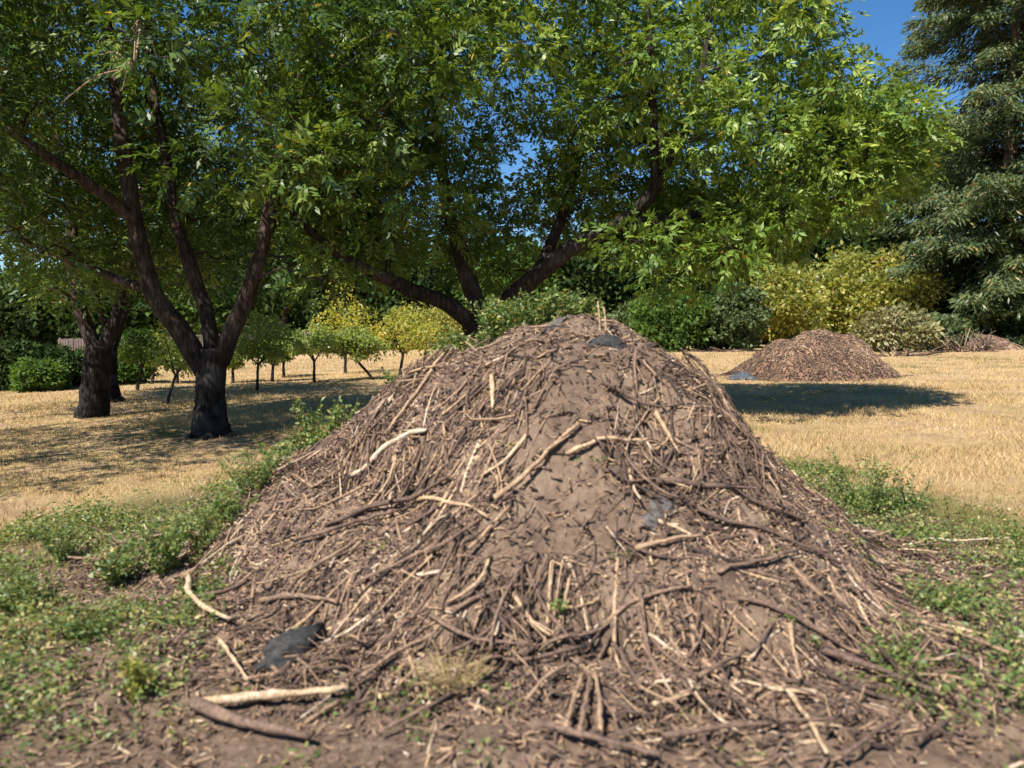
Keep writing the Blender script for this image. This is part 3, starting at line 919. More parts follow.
def left_tree():
    Y = float(G(211, 437, terr)[1])
    base = G(211, 437, terr); base[2] = terr(base[0], base[1])
    b = base - [0, 0, 0.15]
    limbs = [
        (np.vstack([b, P(211, 432, Y), P(211, 405, Y), P(212, 375, Y), P(214, 350, Y)]), [0.34, 0.29, 0.25, 0.245, 0.21]),
        (pix_limb([(206,372,0),(180,330,-.1),(152,290,-.2),(133,215,-.3),(122,140,-.2),(112,60,.0),(98,-40,.3),(90,-130,.5)], Y), [0.19,0.17,0.15,0.13,0.11,0.09,0.06,0.03]),
        (pix_limb([(215,360,.1),(208,320,.2),(196,280,.4),(176,220,.7),(164,150,1.0),(150,60,1.4),(145,-60,1.7)], Y), [0.16,0.14,0.13,0.11,0.09,0.07,0.03]),
        (pix_limb([(220,362,0),(236,320,-.1),(256,270,-.1),(268,220,0),(282,160,.2),(300,90,.4),(310,-20,.6),(330,-120,.8)], Y), [0.17,0.15,0.135,0.12,0.1,0.08,0.06,0.03]),
        (pix_limb([(135,222,-.3),(105,195,-.6),(60,165,-.9),(10,132,-1.2),(-60,100,-1.5)], Y), [0.10,0.09,0.08,0.07,0.03]),
        (pix_limb([(150,290,-.2),(112,277,.3),(65,258,.8),(10,235,1.2)], Y), [0.09,0.075,0.06,0.03]),
        (pix_limb([(268,232,0),(280,195,.5),(292,150,1.0),(330,90,1.6)], Y), [0.09,0.08,0.06,0.03]),
    ]
    rg = np.random.default_rng(101)
    def rej(p):
        if p[1] < 8.2: return True
        q = proj(p)
        if p[1] < Y + 0.8:
            for x0, y0, x1, y1 in ((78,70,180,350),(150,175,310,460),(10,115,110,225)):
                if x0 < q[0] < x1 and y0 < q[1] < y1: return True
        if 100 < q[0] < 300 and q[1] > 270: return True
        if q[1] > 285 or (q[0] > 330 and q[1] > 240) or (q[0] < 40 and q[1] > 235): return True
        return False
    cl = poisson_clusters(rg, 235, ell(rg, (base[0] - 0.1, base[1] + 0.3, 5.2), (4.6, 3.7, 3.9)), 0.62, rej)
    lab = "large spreading tree with dark forked trunk standing nearest on the left"
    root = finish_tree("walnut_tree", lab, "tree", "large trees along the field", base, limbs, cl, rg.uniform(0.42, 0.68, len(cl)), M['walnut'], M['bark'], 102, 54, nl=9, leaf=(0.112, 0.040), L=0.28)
    # the pale dead twig hanging in front of the crown
    mb = MB()
    a = P(134, 68, Y - 2.6)
    for tgt in ((62,102),(112,78),(122,92),(138,20),(100,55),(120,60)):
        e = P(*tgt, Y - 2.6 + rg.normal(0, .15))
        m = (a + e) / 2 + np.array([0, 0, 0.10])
        V, F = tubes(resample([a, m, e], 8)[None], np.linspace(0.014, 0.005, 8)[None], 5)
        mb.add(V, F, 0.7)
    V, F = tubes(resample([a, P(140, 20, Y - 1.6), P(118, 60, Y - 0.3)], 8)[None], np.linspace(0.012, 0.03, 8)[None], 5)
    mb.add(V, F, 0.6)
    o = mb.obj("dead_twig", M['stick'], root, base, smooth=True)
    o["label"] = "pale bare dead twig"
left_tree()

def second_tree():
    base = G(93, 417, terr); base[2] = terr(base[0], base[1]); Y = base[1]
    b = base - [0, 0, 0.15]
    limbs = [
        (np.vstack([b, P(93, 412, Y), P(95, 385, Y), P(98, 355, Y), P(99, 340, Y)]), [0.34, 0.28, 0.25, 0.25, 0.22]),
        (pix_limb([(95,350,0),(82,315,0),(76,280,.1),(73,230,.2),(60,150,.4),(40,60,.6)], Y), [0.17,0.145,0.12,0.10,0.08,0.03]),
        (pix_limb([(103,350,0),(115,318,.1),(124,285,.3),(134,240,.6),(150,160,.9),(160,80,1.2)], Y), [0.16,0.13,0.11,0.09,0.07,0.03]),
        (pix_limb([(76,270,.1),(40,220,-.3),(-10,180,-.6)], Y), [0.1,0.08,0.03]),
    ]
    rg = np.random.default_rng(111)
    def rej(p):
        q = proj(p)
        if q[1] > 300 or (q[0] < 40 and 245 < q[1]): return True
        if p[1] < Y + 0.5 and 60 < q[0] < 130 and q[1] > 265: return True
        return False
    cl = poisson_clusters(rg, 130, ell(rg, (base[0] - 0.6, base[1] + 0.3, 4.8), (4.4, 3.8, 3.6)), 0.75, rej)
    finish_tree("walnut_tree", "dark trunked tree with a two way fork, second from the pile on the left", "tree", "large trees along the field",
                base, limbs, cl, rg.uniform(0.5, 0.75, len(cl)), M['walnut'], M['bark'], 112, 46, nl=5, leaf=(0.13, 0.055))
    base = G(112, 402, terr); base[2] = terr(base[0], base[1]); Y = base[1]
    b = base - [0, 0, 0.1]
    limbs = [(np.vstack([b, P(111, 398, Y), P(110, 375, Y), P(112, 345, Y)]), [0.25, 0.2, 0.17, 0.15]),
             (pix_limb([(111,350,0),(100,310,.2),(85,250,.4),(70,180,.6)], Y), [0.13,0.1,0.08,0.03]),
             (pix_limb([(112,350,0),(125,310,.2),(140,250,.4),(160,180,.6)], Y), [0.13,0.1,0.08,0.03])]
    def rej2(p):
        q = proj(p); return q[1] > 296 or (q[0] < 40 and 240 < q[1])
    cl = poisson_clusters(rg, 70, ell(rg, (base[0], base[1] + 0.3, 4.6), (3.0, 2.0, 2.2)), 0.85, rej2)
    finish_tree("walnut_tree", "slimmer dark trunk seen just behind the two way forked tree", "tree", "large trees along the field",
                base, limbs, cl, rg.uniform(0.6, 0.85, len(cl)), M['walnut'], M['bark'], 113, 42, nl=5, leaf=(0.16, 0.07))
second_tree()

def edge_tree():
    x, y = -9.9, 6.6
    base = np.array([x, y, float(terr(x, y))])
    b = base - [0, 0, .15]
    top = base + [0.05, 0, 1.3]
    limbs = [(np.vstack([b, base + [0, 0, .3], base + [0, 0, .8], top]), [.36, .29, .25, .22])]
    for dx, dy, dz in ((1.9, .6, 3.6), (-1.7, .4, 3.8), (.2, -1.8, 4.0), (.5, 1.9, 4.2)):
        limbs.append((np.vstack([top - [0, 0, .15], top + [dx * .3, dy * .3, dz * .3], top + [dx * .7, dy * .7, dz * .7], top + [dx, dy, dz]]), [.16, .14, .09, .03]))
    rg = np.random.default_rng(131)
    def rej(p):
        q = proj(p); return q[0] > -25 or p[2] < 2.3
    cl = poisson_clusters(rg, 48, ell(rg, (x + .4, y + .5, 5.3), (4.2, 3.6, 3.4)), 0.72, rej)
    finish_tree("walnut_tree", "tree just beyond the left edge that shades the dry grass", "tree", "large trees along the field",
                base, limbs, cl, rg.uniform(.5, .75, len(cl)), M['walnut'], M['bark'], 132, 40, nl=5, leaf=(.15, .06), ns=14)
edge_tree()

# ------------------------------------------------------------------ centre tree
def centre_tree():
    Y = 12.7
    bx = P(480, 330, Y)[0]
    base = np.array([bx, Y, float(terr(bx, Y))])
    b = base - [0, 0, 0.15]
    limbs = [
        (np.vstack([b, base + [0, 0, .25], base + [0.02, 0, .8], P(481, 335, Y), P(482, 318, Y)]), [0.40, 0.32, 0.27, 0.26, 0.24]),
        (pix_limb([(478,326,0),(450,306,-.2),(415,292,-.4),(385,278,-.6),(355,264,-.8),(315,235,-1.1),(270,190,-1.3)], Y), [0.20,0.16,0.145,0.13,0.11,0.08,0.03]),
        (pix_limb([(482,322,0),(470,285,.1),(458,245,.2),(448,205,.2),(441,165,.2),(436,110,.2),(440,30,.3),(430,-60,.3)], Y), [0.2,0.17,0.15,0.135,0.12,0.1,0.07,0.03]),
        (pix_limb([(486,324,0),(508,300,-.1),(540,272,-.3),(572,248,-.5),(612,228,-.8),(655,190,-1.0),(690,120,-1.1),(710,30,-1.1)], Y), [0.21,0.19,0.17,0.15,0.13,0.11,0.08,0.03]),
        (pix_limb([(500,312,.1),(530,285,.3),(555,235,.7),(575,170,1.0),(590,90,1.2),(600,-10,1.4)], Y), [0.17,0.14,0.12,0.1,0.07,0.03]),
        (pix_limb([(620,224,-.8),(690,215,-.8),(760,195,-.7),(830,165,-.5),(890,140,-.3)], Y), [0.12,0.1,0.08,0.06,0.03]),
        (pix_limb([(655,190,-1.0),(654,130,-1.4),(652,70,-1.7),(648,0,-1.9)], Y), [0.08,0.07,0.06,0.03]),
        (pix_limb([(560,250,.6),(640,235,1.4),(720,215,2.0),(800,190,2.3)], Y), [0.11,0.09,0.07,0.03]),
    ]
    rg = np.random.default_rng(121)
    def rej(p, gaps=True):
        q = proj(p)
        x, y = q[0], q[1]
        if p[1] < 10.2: return True
        if gaps and x < 800 and p[1] < Y + 0.9 and float(fbm(p[0] * 0.75 + 3.1, p[2] * 0.85 + 0.3 * p[1], 143, 2)) < -0.28: return True
        # open to the sky on the right, lower rim of the crown
        lim = np.interp(x, [250, 330, 370, 420, 500, 560, 620, 680, 760, 830, 880, 940], [200, 272, 272, 160, 190, 225, 245, 284, 256, 226, 190, 145])
        if y > lim: return True
        if x > 912 or (x > 836 and y < 75): return True
        if x > 860 and y < 100: return True
        if p[1] < Y + 0.6 and 425 < x < 475 and y > 150: return True
        if 395 < x < 440 and 165 < y: return True
        return False
    s1 = ell(rg, (base[0] + 0.3, Y, 5.4), (4.0, 3.0, 3.6))
    s2 = ell(rg, (4.3, Y + 0.2, 5.2), (3.9, 2.8, 3.4))
    cl = poisson_clusters(rg, 268, lambda: s1() if rg.random() < 0.42 else s2(), 0.68, rej)
    cl = np.vstack([cl, poisson_clusters(rg, 14, lambda: P(rg.uniform(470, 640), rg.uniform(190, 238), Y + rg.uniform(1.2, 3.0)), 0.6)])
    cl = np.vstack([cl, poisson_clusters(rg, 16, lambda: P(rg.choice([rg.uniform(325, 395), rg.uniform(450, 520)]), rg.uniform(225, 275), Y + rg.uniform(0.8, 2.8)), 0.55)])
    cl = np.vstack([cl, poisson_clusters(rg, 12, lambda: P(rg.uniform(320, 405), rg.uniform(200, 255), Y + rg.uniform(-0.5, 2.0)), 0.6)])
    # fill the right rim
    cl2 = poisson_clusters(rg, 34, lambda: P(rg.uniform(790, 912), rg.uniform(95, 215), Y + rg.uniform(-1.2, 1.2)), 0.5, rej)
    cl3 = poisson_clusters(rg, 20, lambda: P(rg.uniform(620, 800), rg.uniform(205, 270), Y + rg.uniform(-2.2, 1.5)), 0.5, rej)
    cl = np.vstack([cl, cl2, cl3])
    finish_tree("spreading_tree", "large sunlit tree with low spreading limbs directly behind the big pile", "tree", "large trees along the field",
                base, limbs, cl, rg.uniform(0.40, 0.66, len(cl)), M['centre'], M['bark_centre'], 122, 74, nl=7, leaf=(0.115, 0.043), L=0.13)
centre_tree()

# ------------------------------------------------------------------ generic trees and shrubs
def auto_tree(name, label, cat, group, base, h, cr, mat, bark, seed, ncl, nspr, leaf, trunk_h=0.3, trunk_r=0.07, lean=0.0, cz=None, ez=None, stems=1, mind=None, crf=(0.28, 0.42)):
    rg = np.random.default_rng(seed)
    base = np.array([base[0], base[1], float(terr(base[0], base[1]))])
    th = h * trunk_h
    cz = base[2] + (cz if cz is not None else h * 0.62)
    ez = ez if ez is not None else h * 0.38
    limbs = []
    if stems == 1:
        top = base + [lean, 0, th]
        limbs.append((np.vstack([base - [0, 0, .1], base + [lean * .2, 0, th * .2], base + [lean * .6, 0, th * .6], top]), [trunk_r * 1.4, trunk_r * 1.05, trunk_r * .95, trunk_r * .9]))
        nl = 4
        for k in range(nl):
            a = 2 * np.pi * k / nl + rg.uniform(-.5, .5)
            e = np.array([top[0] + cr * .65 * math.cos(a), top[1] + cr * .65 * math.sin(a), cz + ez * rg.uniform(0.1, .7)])
            limbs.append((np.vstack([top - [0, 0, .05 * th], top * .6 + e * .4 + [0, 0, -.05 * h], e]), [trunk_r * .6, trunk_r * .45, trunk_r * .15]))
    else:
        for k in range(stems):
            a = 2 * np.pi * k / stems + rg.uniform(-.5, .5)
            e = np.array([base[0] + cr * .6 * math.cos(a), base[1] + cr * .6 * math.sin(a), base[2] + h * rg.uniform(.6, .9)])
            s = base + [0.12 * cr * math.cos(a), 0.12 * cr * math.sin(a), -.1]
            limbs.append((np.vstack([s, s * .55 + e * .45, e]), [trunk_r, trunk_r * .7, trunk_r * .2]))
    sm = ell(rg, (base[0] + lean, base[1], cz), (cr, cr, ez), 0.3)
    cl = poisson_clusters(rg, ncl, sm, mind or cr * 0.22, lambda p: p[2] < base[2] + 0.12 * h and stems == 1)
    cl[:, 2] = np.maximum(cl[:, 2], base[2] + 0.15)
    return finish_tree(name, label, cat, group, base, limbs, cl, rg.uniform(crf[0], crf[1], len(cl)) * cr, mat, bark, seed + 1, nspr, comp=False, leaf=leaf, boughs=trunk_r * .3, tw=0, ns=8)

def gb(px, py): return G(px, py, terr)

ORCH = [ # trunk base px, crown top y, crown half width px, material, lean, label
 (167,404,322,34,'orchard',0.0,"small forked orchard tree just left of the nearest dark trunk"),
 (137,391,325,24,'shrub',0.0,"small darker leaved orchard tree between the two dark trunks"),
 (152,384,338,18,'orchard',0.0,"little orchard tree in the back row left of the nearest trunk"),
 (177,384,340,18,'orchard',0.0,"little orchard tree in the back row partly behind the nearest trunk limbs"),
 (233,383,335,20,'orchard',0.0,"small orchard tree showing just right of the nearest dark trunk"),
 (257,391,316,36,'orchard',0.0,"round green orchard tree, widest one right of the nearest dark trunk"),
 (272,382,335,20,'orchard',0.1,"small orchard tree in the back row right of the round green one"),
 (284,378,330,22,'shrub',0.0,"small green orchard tree farther back in the row"),
 (314,383,322,26,'orchard',0.0,"slim trunked green orchard tree left of the yellow trees"),
 (345,374,288,36,'yellow',0.0,"tallest yellow autumn tree in the orchard row"),
 (374,380,330,24,'orchard',-0.5,"young yellow green tree with a leaning trunk before the yellow trees"),
 (400,376,312,34,'yellow',0.0,"middle yellow autumn tree with low side branch"),
 (424,369,308,38,'limey',0.0,"yellow green autumn tree nearest the big pile's left edge"),
]
for i, (px, py, top, hw, mt, lean, lab) in enumerate(ORCH):
    b = gb(px, py)
    sc = b[1] / FPX
    h = (py - top) * sc; cr = hw * sc * (0.82 if i < 9 else 0.95)
    rv = np.random.default_rng(1500 + i)
    auto_tree("orchard_tree", lab, "tree", "small trees of the orchard", b, h, cr, M[mt], M['bark_small'], 200 + 7 * i, int(rv.integers(20, 34)), int(rv.integers(70, 110)),
              (0.15 * b[1] / 30, 0.085 * b[1] / 30), trunk_h=0.36, trunk_r=0.05 * b[1] / 25, lean=lean + float(rv.normal(0, 0.12)), cz=h * rv.uniform(0.64, 0.72), ez=h * rv.uniform(0.26, 0.33), crf=(0.24, 0.48))

BIG = [ # px, base Y, height, crown radius, material, label
 (240, 72, 15, 6.0, 'shrub', "broad green tree far behind the round orchard tree"),
 (318, 76, 13, 6.0, 'dark', "dark tree far behind the slim orchard trees"),
 (455, 70, 10, 5.5, 'shrub', "green tree far behind the spreading tree's trunk"),
 (565, 66, 9, 4.5, 'shrub', "green tree behind the spreading tree's right limb"),
 (650, 70, 12, 5.0, 'dark', "dark tree far behind the pile's right shoulder"),
 (900, 74, 14, 6.0, 'dark', "dark tree far behind the yellow bush by the conifer"),
 (60, 74, 7.5, 6.0, 'shrub', "broad green tree far behind the left bushes"),
 (20, 60, 7.0, 4.5, 'dark', "dark green tree mass at the far left edge"),
 (285, 62, 17, 5.5, 'dark', "tall dark evergreen tree behind the small orchard trees"),
 (352, 66, 15, 5.0, 'dark', "tall dark evergreen tree behind the tallest yellow tree"),
 (405, 64, 9.0, 4.5, 'dark', "lower dark evergreen tree behind the middle yellow trees"),
 (190, 64, 11, 5.0, 'shrub', "mid green tree behind the left orchard rows"),
 (120, 62, 9, 5.0, 'dark', "dark tree behind the two dark trunks"),
 (520, 60, 8.5, 4.2, 'shrub', "green tree behind the big pile's summit"),
 (610, 58, 10, 4.0, 'dark', "dark tree behind the pile seen under the crown"),
 (690, 60, 13, 4.4, 'dark', "dark tree behind the bright green shrub"),
 (765, 62, 13, 4.6, 'dark', "dark tree behind the yellow green bushes"),
 (850, 62, 12, 4.6, 'dark', "dark tree between the yellow bushes and the conifer"),
]
for i, (px, Y, h, cr, mt, lab) in enumerate(BIG):
    x = (px - CX) / FPX * Y
    auto_tree("background_tree", lab, "tree", "tall trees along the far edge", (x, Y), h, cr, M[mt], M['bark_small'], 400 + 7 * i, 80, 75,
              (0.60, 0.36), trunk_h=0.2, trunk_r=0.22, cz=h * 0.55, ez=h * 0.47)

def far_wood():
    rg = np.random.default_rng(555)
    n = 30000
    px = rg.uniform(-160, 1180, n); Y = 88 + rg.uniform(-5, 5, n)
    x = (px - CX) / FPX * Y
    top = 6.2 + 1.8 * fbm(x * 0.09, x * 0 + 2.0, 57, 3)
    top = np.where(px < 45, 3.0, top)
    z = terr(x, Y) + top * rg.random(n) ** 0.8
    pos = np.stack([x, Y, z], -1)
    V, F, R = simple_leaves(pos, rg.normal(0, 1, (n, 3)) + [0, -0.6, 0], rg, 1.1, 0.7, 0.1)
    o = mesh_obj("far_woodland", V, [F], M['dark'], rnd=R)
    tag(o, "dark line of far woodland closing the view behind everything", "woodland", kind="stuff")
far_wood()

SHR = [ # px, base py, top py, half width px, material, label
 (15, 389, 342, 34, 'dark', "rounded green bush at the far left edge"),
 (62, 387, 352, 32, 'dark', "green bush beside the far left edge bush"),
 (40, 391, 362, 22, 'shrub', "low green bush before the far left bushes"),
 (118, 384, 350, 28, 'shrub', "green bush seen behind the two way forked trunk"),
 (672, 351, 288, 40, 'shrub', "bright green leafy shrub right behind the big pile"),
 (715, 350, 300, 24, 'shrub', "smaller green shrub between bright green shrub and grey one"),
 (738, 351, 285, 24, 'grey', "grey green shrub left of the yellow bushes"),
 (772, 348, 262, 44, 'limey', "yellow green bush at the left behind the far pile"),
 (832, 346, 250, 52, 'limey', "tallest yellow green bush above the far pile"),
 (888, 346, 252, 46, 'limey', "yellow green bush nearest the conifer"),
 (893, 352, 314, 34, 'pale', "pale dusty low shrub at the right of the far pile"),
 (935, 350, 318, 26, 'grey', "grey low shrub under the conifer's left side"),
 (640, 348, 300, 26, 'grey', "grey green shrub peeping over the pile's right shoulder"),
 (960, 346, 290, 34, 'dark', "dark shrub at the conifer's foot"),
]
for i, (px, py, top, hw, mt, lab) in enumerate(SHR):
    b = gb(px, py); sc = b[1] / FPX
    h = (py - top) * sc; cr = hw * sc
    k = b[1] / 40
    auto_tree("shrub", lab, "shrub", "shrubs along the field edge", b, h, cr, M[mt], M['bark_small'], 600 + 7 * i, 60, 120,
              (0.27 * k, 0.17 * k), trunk_r=0.05, cz=h * 0.5, ez=h * 0.5, stems=5)

# ------------------------------------------------------------------ conifers
def conifer(label, x, Y, h, rmax, seed, start=1.0, bare_side=False, dens=84):
    rg = np.random.default_rng(seed)
    base = np.array([x, Y, float(terr(x, Y))])
    root = empty("conifer_tree", base)
    tag(root, label, "conifer", "conifers at the right edge")
    mb = MB()
    n = 30
    zz = np.linspace(-0.2, h, n)
    q = np.column_stack([np.full(n, base[0]) + 0.05 * np.sin(zz), np.full(n, base[1]), base[2] + zz])
    V, F = tubes(q[None], (0.55 * (1 - zz / h * 0.95) + 0.02)[None], 12)
    mb.add(V, F, .5)
    mb.obj("trunk", M['bark_red'], root, base, smooth=True)
    bm = MB(); pos = []; dirs = []
    PP, RR = [], []
    z = start
    while z < h - 0.5:
        for k in range(5):
            a = rg.uniform(0, 2 * np.pi)
            L = rmax * (1 - (z / h) ** 1.2) * min(1.0, 0.55 + 1.8 * z / h) * rg.uniform(0.65, 1.1) + 0.5
            dr = 0.18 + 0.42 * rg.random()
            zs = base[2] + z + rg.uniform(-.25, .25)
            s = np.linspace(0, 1, 8)
            r = L * s
            pz = zs + L * (0.12 * s - dr * s ** 1.5 + 0.10 * s ** 4)
            pts = np.column_stack([base[0] + r * math.cos(a), base[1] + r * math.sin(a), pz])
            pts[:, :2] += rg.normal(0, 0.05, (8, 2)) * s[:, None] * L * .3
            PP.append(pts); RR.append(np.linspace(0.045, 0.008, 8) * (0.5 + L / rmax))
            deadb = bare_side and math.cos(a) < -0.2 and 17 < z < 23 and rg.random() < 0.6
            if deadb or rg.random() < 0.06: continue
            m = int((dens if z < 28 else dens * 0.3) * L)
            ss = 0.18 + 0.82 * rg.random(m) ** 0.7
            pp = np.column_stack([np.interp(ss, s, pts[:, c]) for c in range(3)])
            side = np.array([-math.sin(a), math.cos(a), 0])
            sg = rg.choice([-1, 1], m)[:, None]
            wd = (0.22 * L * (1.1 - ss) + 0.15)[:, None]
            off = rg.random((m, 1))
            pp = pp + rg.normal(0, 0.22, (m, 3)) + side * sg * wd * off - np.array([0, 0, 1.0]) * wd * off * rg.uniform(0.1, 0.8, (m, 1))
            pos.append(pp)
            dirs.append(side * sg * 0.8 + np.array([math.cos(a), math.sin(a), 0]) * 0.9 + np.array([0, 0, -0.55]))
        z += 0.42
    V, F = tubes(np.array(PP), np.array(RR), 4)
    bm.add(V, F, .5)
    bm.obj("branches", M['bark_small'], root, base)
    pos = np.concatenate(pos); dirs = np.concatenate([np.broadcast_to(d, (len(p), 3)) if np.ndim(d) == 1 else d for d, p in zip(dirs, pos)] if False else dirs)
    V, F, R = simple_leaves(pos, dirs, rg, 0.52, 0.12, 0.25)
    o = mesh_obj("needles", V - base, [F], M['needle'], root, R)
    o["kind"] = "stuff"
conifer("tall drooping conifer filling the right edge of the picture", (1000 - CX) / FPX * 54, 54, 46, 12.6, 811, 0.9, True)
conifer("second conifer beyond the right edge, only its left boughs showing", (1130 - CX) / FPX * 50, 50, 34, 9, 821, 0.6, False, 34)

# ------------------------------------------------------------------ far pile, dead branch heaps, tarp, fence
def small_mound(name, label, cat, c, rx, ry, h, mat, seed, nst, tone, slen=0.28, srad=0.012):
    rg = np.random.default_rng(seed)
    nr, na = 36, 96
    tt = np.linspace(0, 1.06, nr); aa = np.linspace(0, 2 * np.pi, na, endpoint=False)
    T, A = np.meshgrid(tt, aa, indexing='ij')
    def hh(x, y, t):
        return h * np.clip(1 - t ** 1.5, -0.06, 1) + fbm((x + c[0]) * 1.6, (y + c[1]) * 1.6, seed, 4) * 0.12 * h * sstep(1.05, 0.6, t) + 0.16 * h * np.exp(-((x - 0.52 * rx) / (0.3 * rx)) ** 2 - (y / (0.6 * ry)) ** 2) - 0.22 * h * np.exp(-((x + 0.72 * rx) / (0.10 * rx)) ** 2 - ((y + 0.55 * ry) / (0.35 * ry)) ** 2)
    wob = 1 + 0.07 * np.sin(3 * A + seed) + 0.05 * np.sin(5 * A)
    X = T * rx * np.cos(A) * wob; Yv = T * ry * np.sin(A) * wob
    Z = hh(X, Yv, T) + terr(X + c[0], Yv + c[1]) - c[2]
    root = empty(name, c)
    tag(root, label, cat)
    V = np.stack([X, Yv, Z], -1).reshape(-1, 3)
    idx = np.arange(nr * na).reshape(nr, na)
    q = np.stack([idx[:-1], np.roll(idx[:-1], -1, 1), np.roll(idx[1:], -1, 1), idx[1:]], -1).reshape(-1, 4)
    mesh_obj("mound", V, [q[:, ::-1]], mat, root, smooth=True)
    t = np.sqrt(rg.random(nst)) * np.where(rg.random(nst) < 0.12, 1.22, 1.0); a = rg.uniform(0, 2 * np.pi, nst)
    w_ = 1 + 0.07 * np.sin(3 * a + seed) + 0.05 * np.sin(5 * a)
    x = t * rx * np.cos(a) * w_; y = t * ry * np.sin(a) * w_
    ang = rg.uniform(0, 2 * np.pi, nst); L = slen * np.exp(rg.normal(0, .5, nst))
    dx = np.cos(ang) * L / 2; dy = np.sin(ang) * L / 2
    def zf(xx, yy):
        aq = np.arctan2(yy / ry, xx / rx)
        tq = np.sqrt((xx / rx) ** 2 + (yy / ry) ** 2) / (1 + 0.07 * np.sin(3 * aq + seed) + 0.05 * np.sin(5 * aq))
        return hh(xx, yy, np.clip(tq, 0, 1.05)) + terr(xx + c[0], yy + c[1]) - c[2]
    lift = rg.random((2, nst)) * 0.06
    p0 = np.stack([x - dx, y - dy, np.maximum(zf(x - dx, y - dy), -.02) + lift[0]], -1)
    p1 = np.stack([x + dx, y + dy, np.maximum(zf(x + dx, y + dy), -.02) + lift[1]], -1)
    pm = (p0 + p1) / 2; pm[:, 2] = np.maximum(pm[:, 2], zf(x, y) + 0.01)
    R = srad * np.exp(rg.normal(0, .4, nst))
    V, F = tubes(np.stack([p0, pm, p1], 1), R[:, None] * np.array([[1, 1, .7]]), 3)
    o = mesh_obj("stick_litter", V, F, M['stick'], root, np.repeat(np.clip(rg.normal(tone, .20, nst) + 0.16 * fbm(x * 1.3, y * 1.3, 207, 3), 0, 1), 9))
    o["kind"] = "stuff"
    return root
fp = gb(834, 381)
FPS = fp[1] / FPX
small_mound("brush_pile", "smaller reddish brown brush pile in the field at the right", "pile", np.array([fp[0], fp[1] + 1.6, float(terr(fp[0], fp[1] + 1.6))]),
            90 * FPS, 1.9, 52 * FPS * 0.88, plain("far_pile_soil", (0.12, 0.068, 0.046), (0.26, 0.15, 0.095), 9), 33, 8000, 0.46, 0.11, 0.009)
for (px, py, wpx, hpx, lab, sd_) in ((990, 350, 40, 14, "low reddish brown brush heap at the right edge under the conifer", 41),):
    c = gb(px, py); sc = c[1] / FPX
    small_mound("brush_pile", lab, "pile", c + np.array([0, 1.0, 0]), wpx * sc, 1.2, hpx * sc, plain("heap_soil", (0.20, 0.12, 0.085), (0.33, 0.22, 0.15), 8), sd_, 500, 0.45, 0.5, 0.02)
def dead_heap(px, py, wpx, hpx, label, seed, n=60):
    rg = np.random.default_rng(seed)
    c = gb(px, py); sc = c[1] / FPX
    mb = MB()
    a = c[None] + np.stack([rg.uniform(-.5, .5, n) * wpx * sc, rg.uniform(-.5, .5, n), np.full(n, -0.02)], -1)
    e = a + np.stack([rg.normal(0, .75, n) * wpx * sc * .5, rg.normal(0, .5, n), rg.random(n) ** 1.6 * hpx * sc], -1)
    m = (a + e) / 2 + rg.normal(0, .1, (n, 3)) * [1, 1, .5]; m[:, 2] = np.maximum(m[:, 2], c[2])
    V, F = tubes(np.stack([a, m, e], 1), rg.uniform(.015, .045, n)[:, None] * np.array([[1.2, .9, .4]]), 5)
    mb.add(V, F, np.repeat(np.clip(rg.normal(.36, .25, n), 0, 1), 15))
    o = mb.obj("branch_heap", M['stick'], None, c, smooth=True)
    o.location = tuple(c)
    tag(o, label, "branches")
dead_heap(965, 352, 46, 26, "heap of bare dead branches below the conifer", 51, 80)
dead_heap(905, 356, 40, 12, "low scatter of dead branches by the pale shrub", 52, 50)
dead_heap(712, 352, 50, 6, "low line of dead branches before the green shrubs", 53, 40)

def tarp():
    c = gb(737, 381)
    n = 26
    u, v = np.meshgrid(np.linspace(-.5, .5, n), np.linspace(-.5, .5, n), indexing='ij')
    X = u * 0.8 + c[0] + 0.30; Y = v * 0.6 + c[1] + 0.5
    Z = terr(X, Y) + 0.09 + 0.13 * np.exp(-((u - .05) / .3) ** 2 - ((v - .2) / .35) ** 2) + 0.05 * fbm(u * 7, v * 7, 77, 3) - 0.10 * (np.maximum(abs(u), abs(v)) * 2) ** 4
    V = np.stack([X, Y, Z], -1).reshape(-1, 3)
    idx = np.arange(n * n).reshape(n, n)
    q = np.stack([idx[:-1, :-1], idx[1:, :-1], idx[1:, 1:], idx[:-1, 1:]], -1).reshape(-1, 4)
    o = mesh_obj("plastic_sheet", V - c, [q], M['tarp'], smooth=True)
    o.location = tuple(c)
    sm = o.modifiers.new("thick", 'SOLIDIFY'); sm.thickness = 0.01
    tag(o, "crumpled grey blue sheet at the left end of the far pile", "sheet")
tarp()

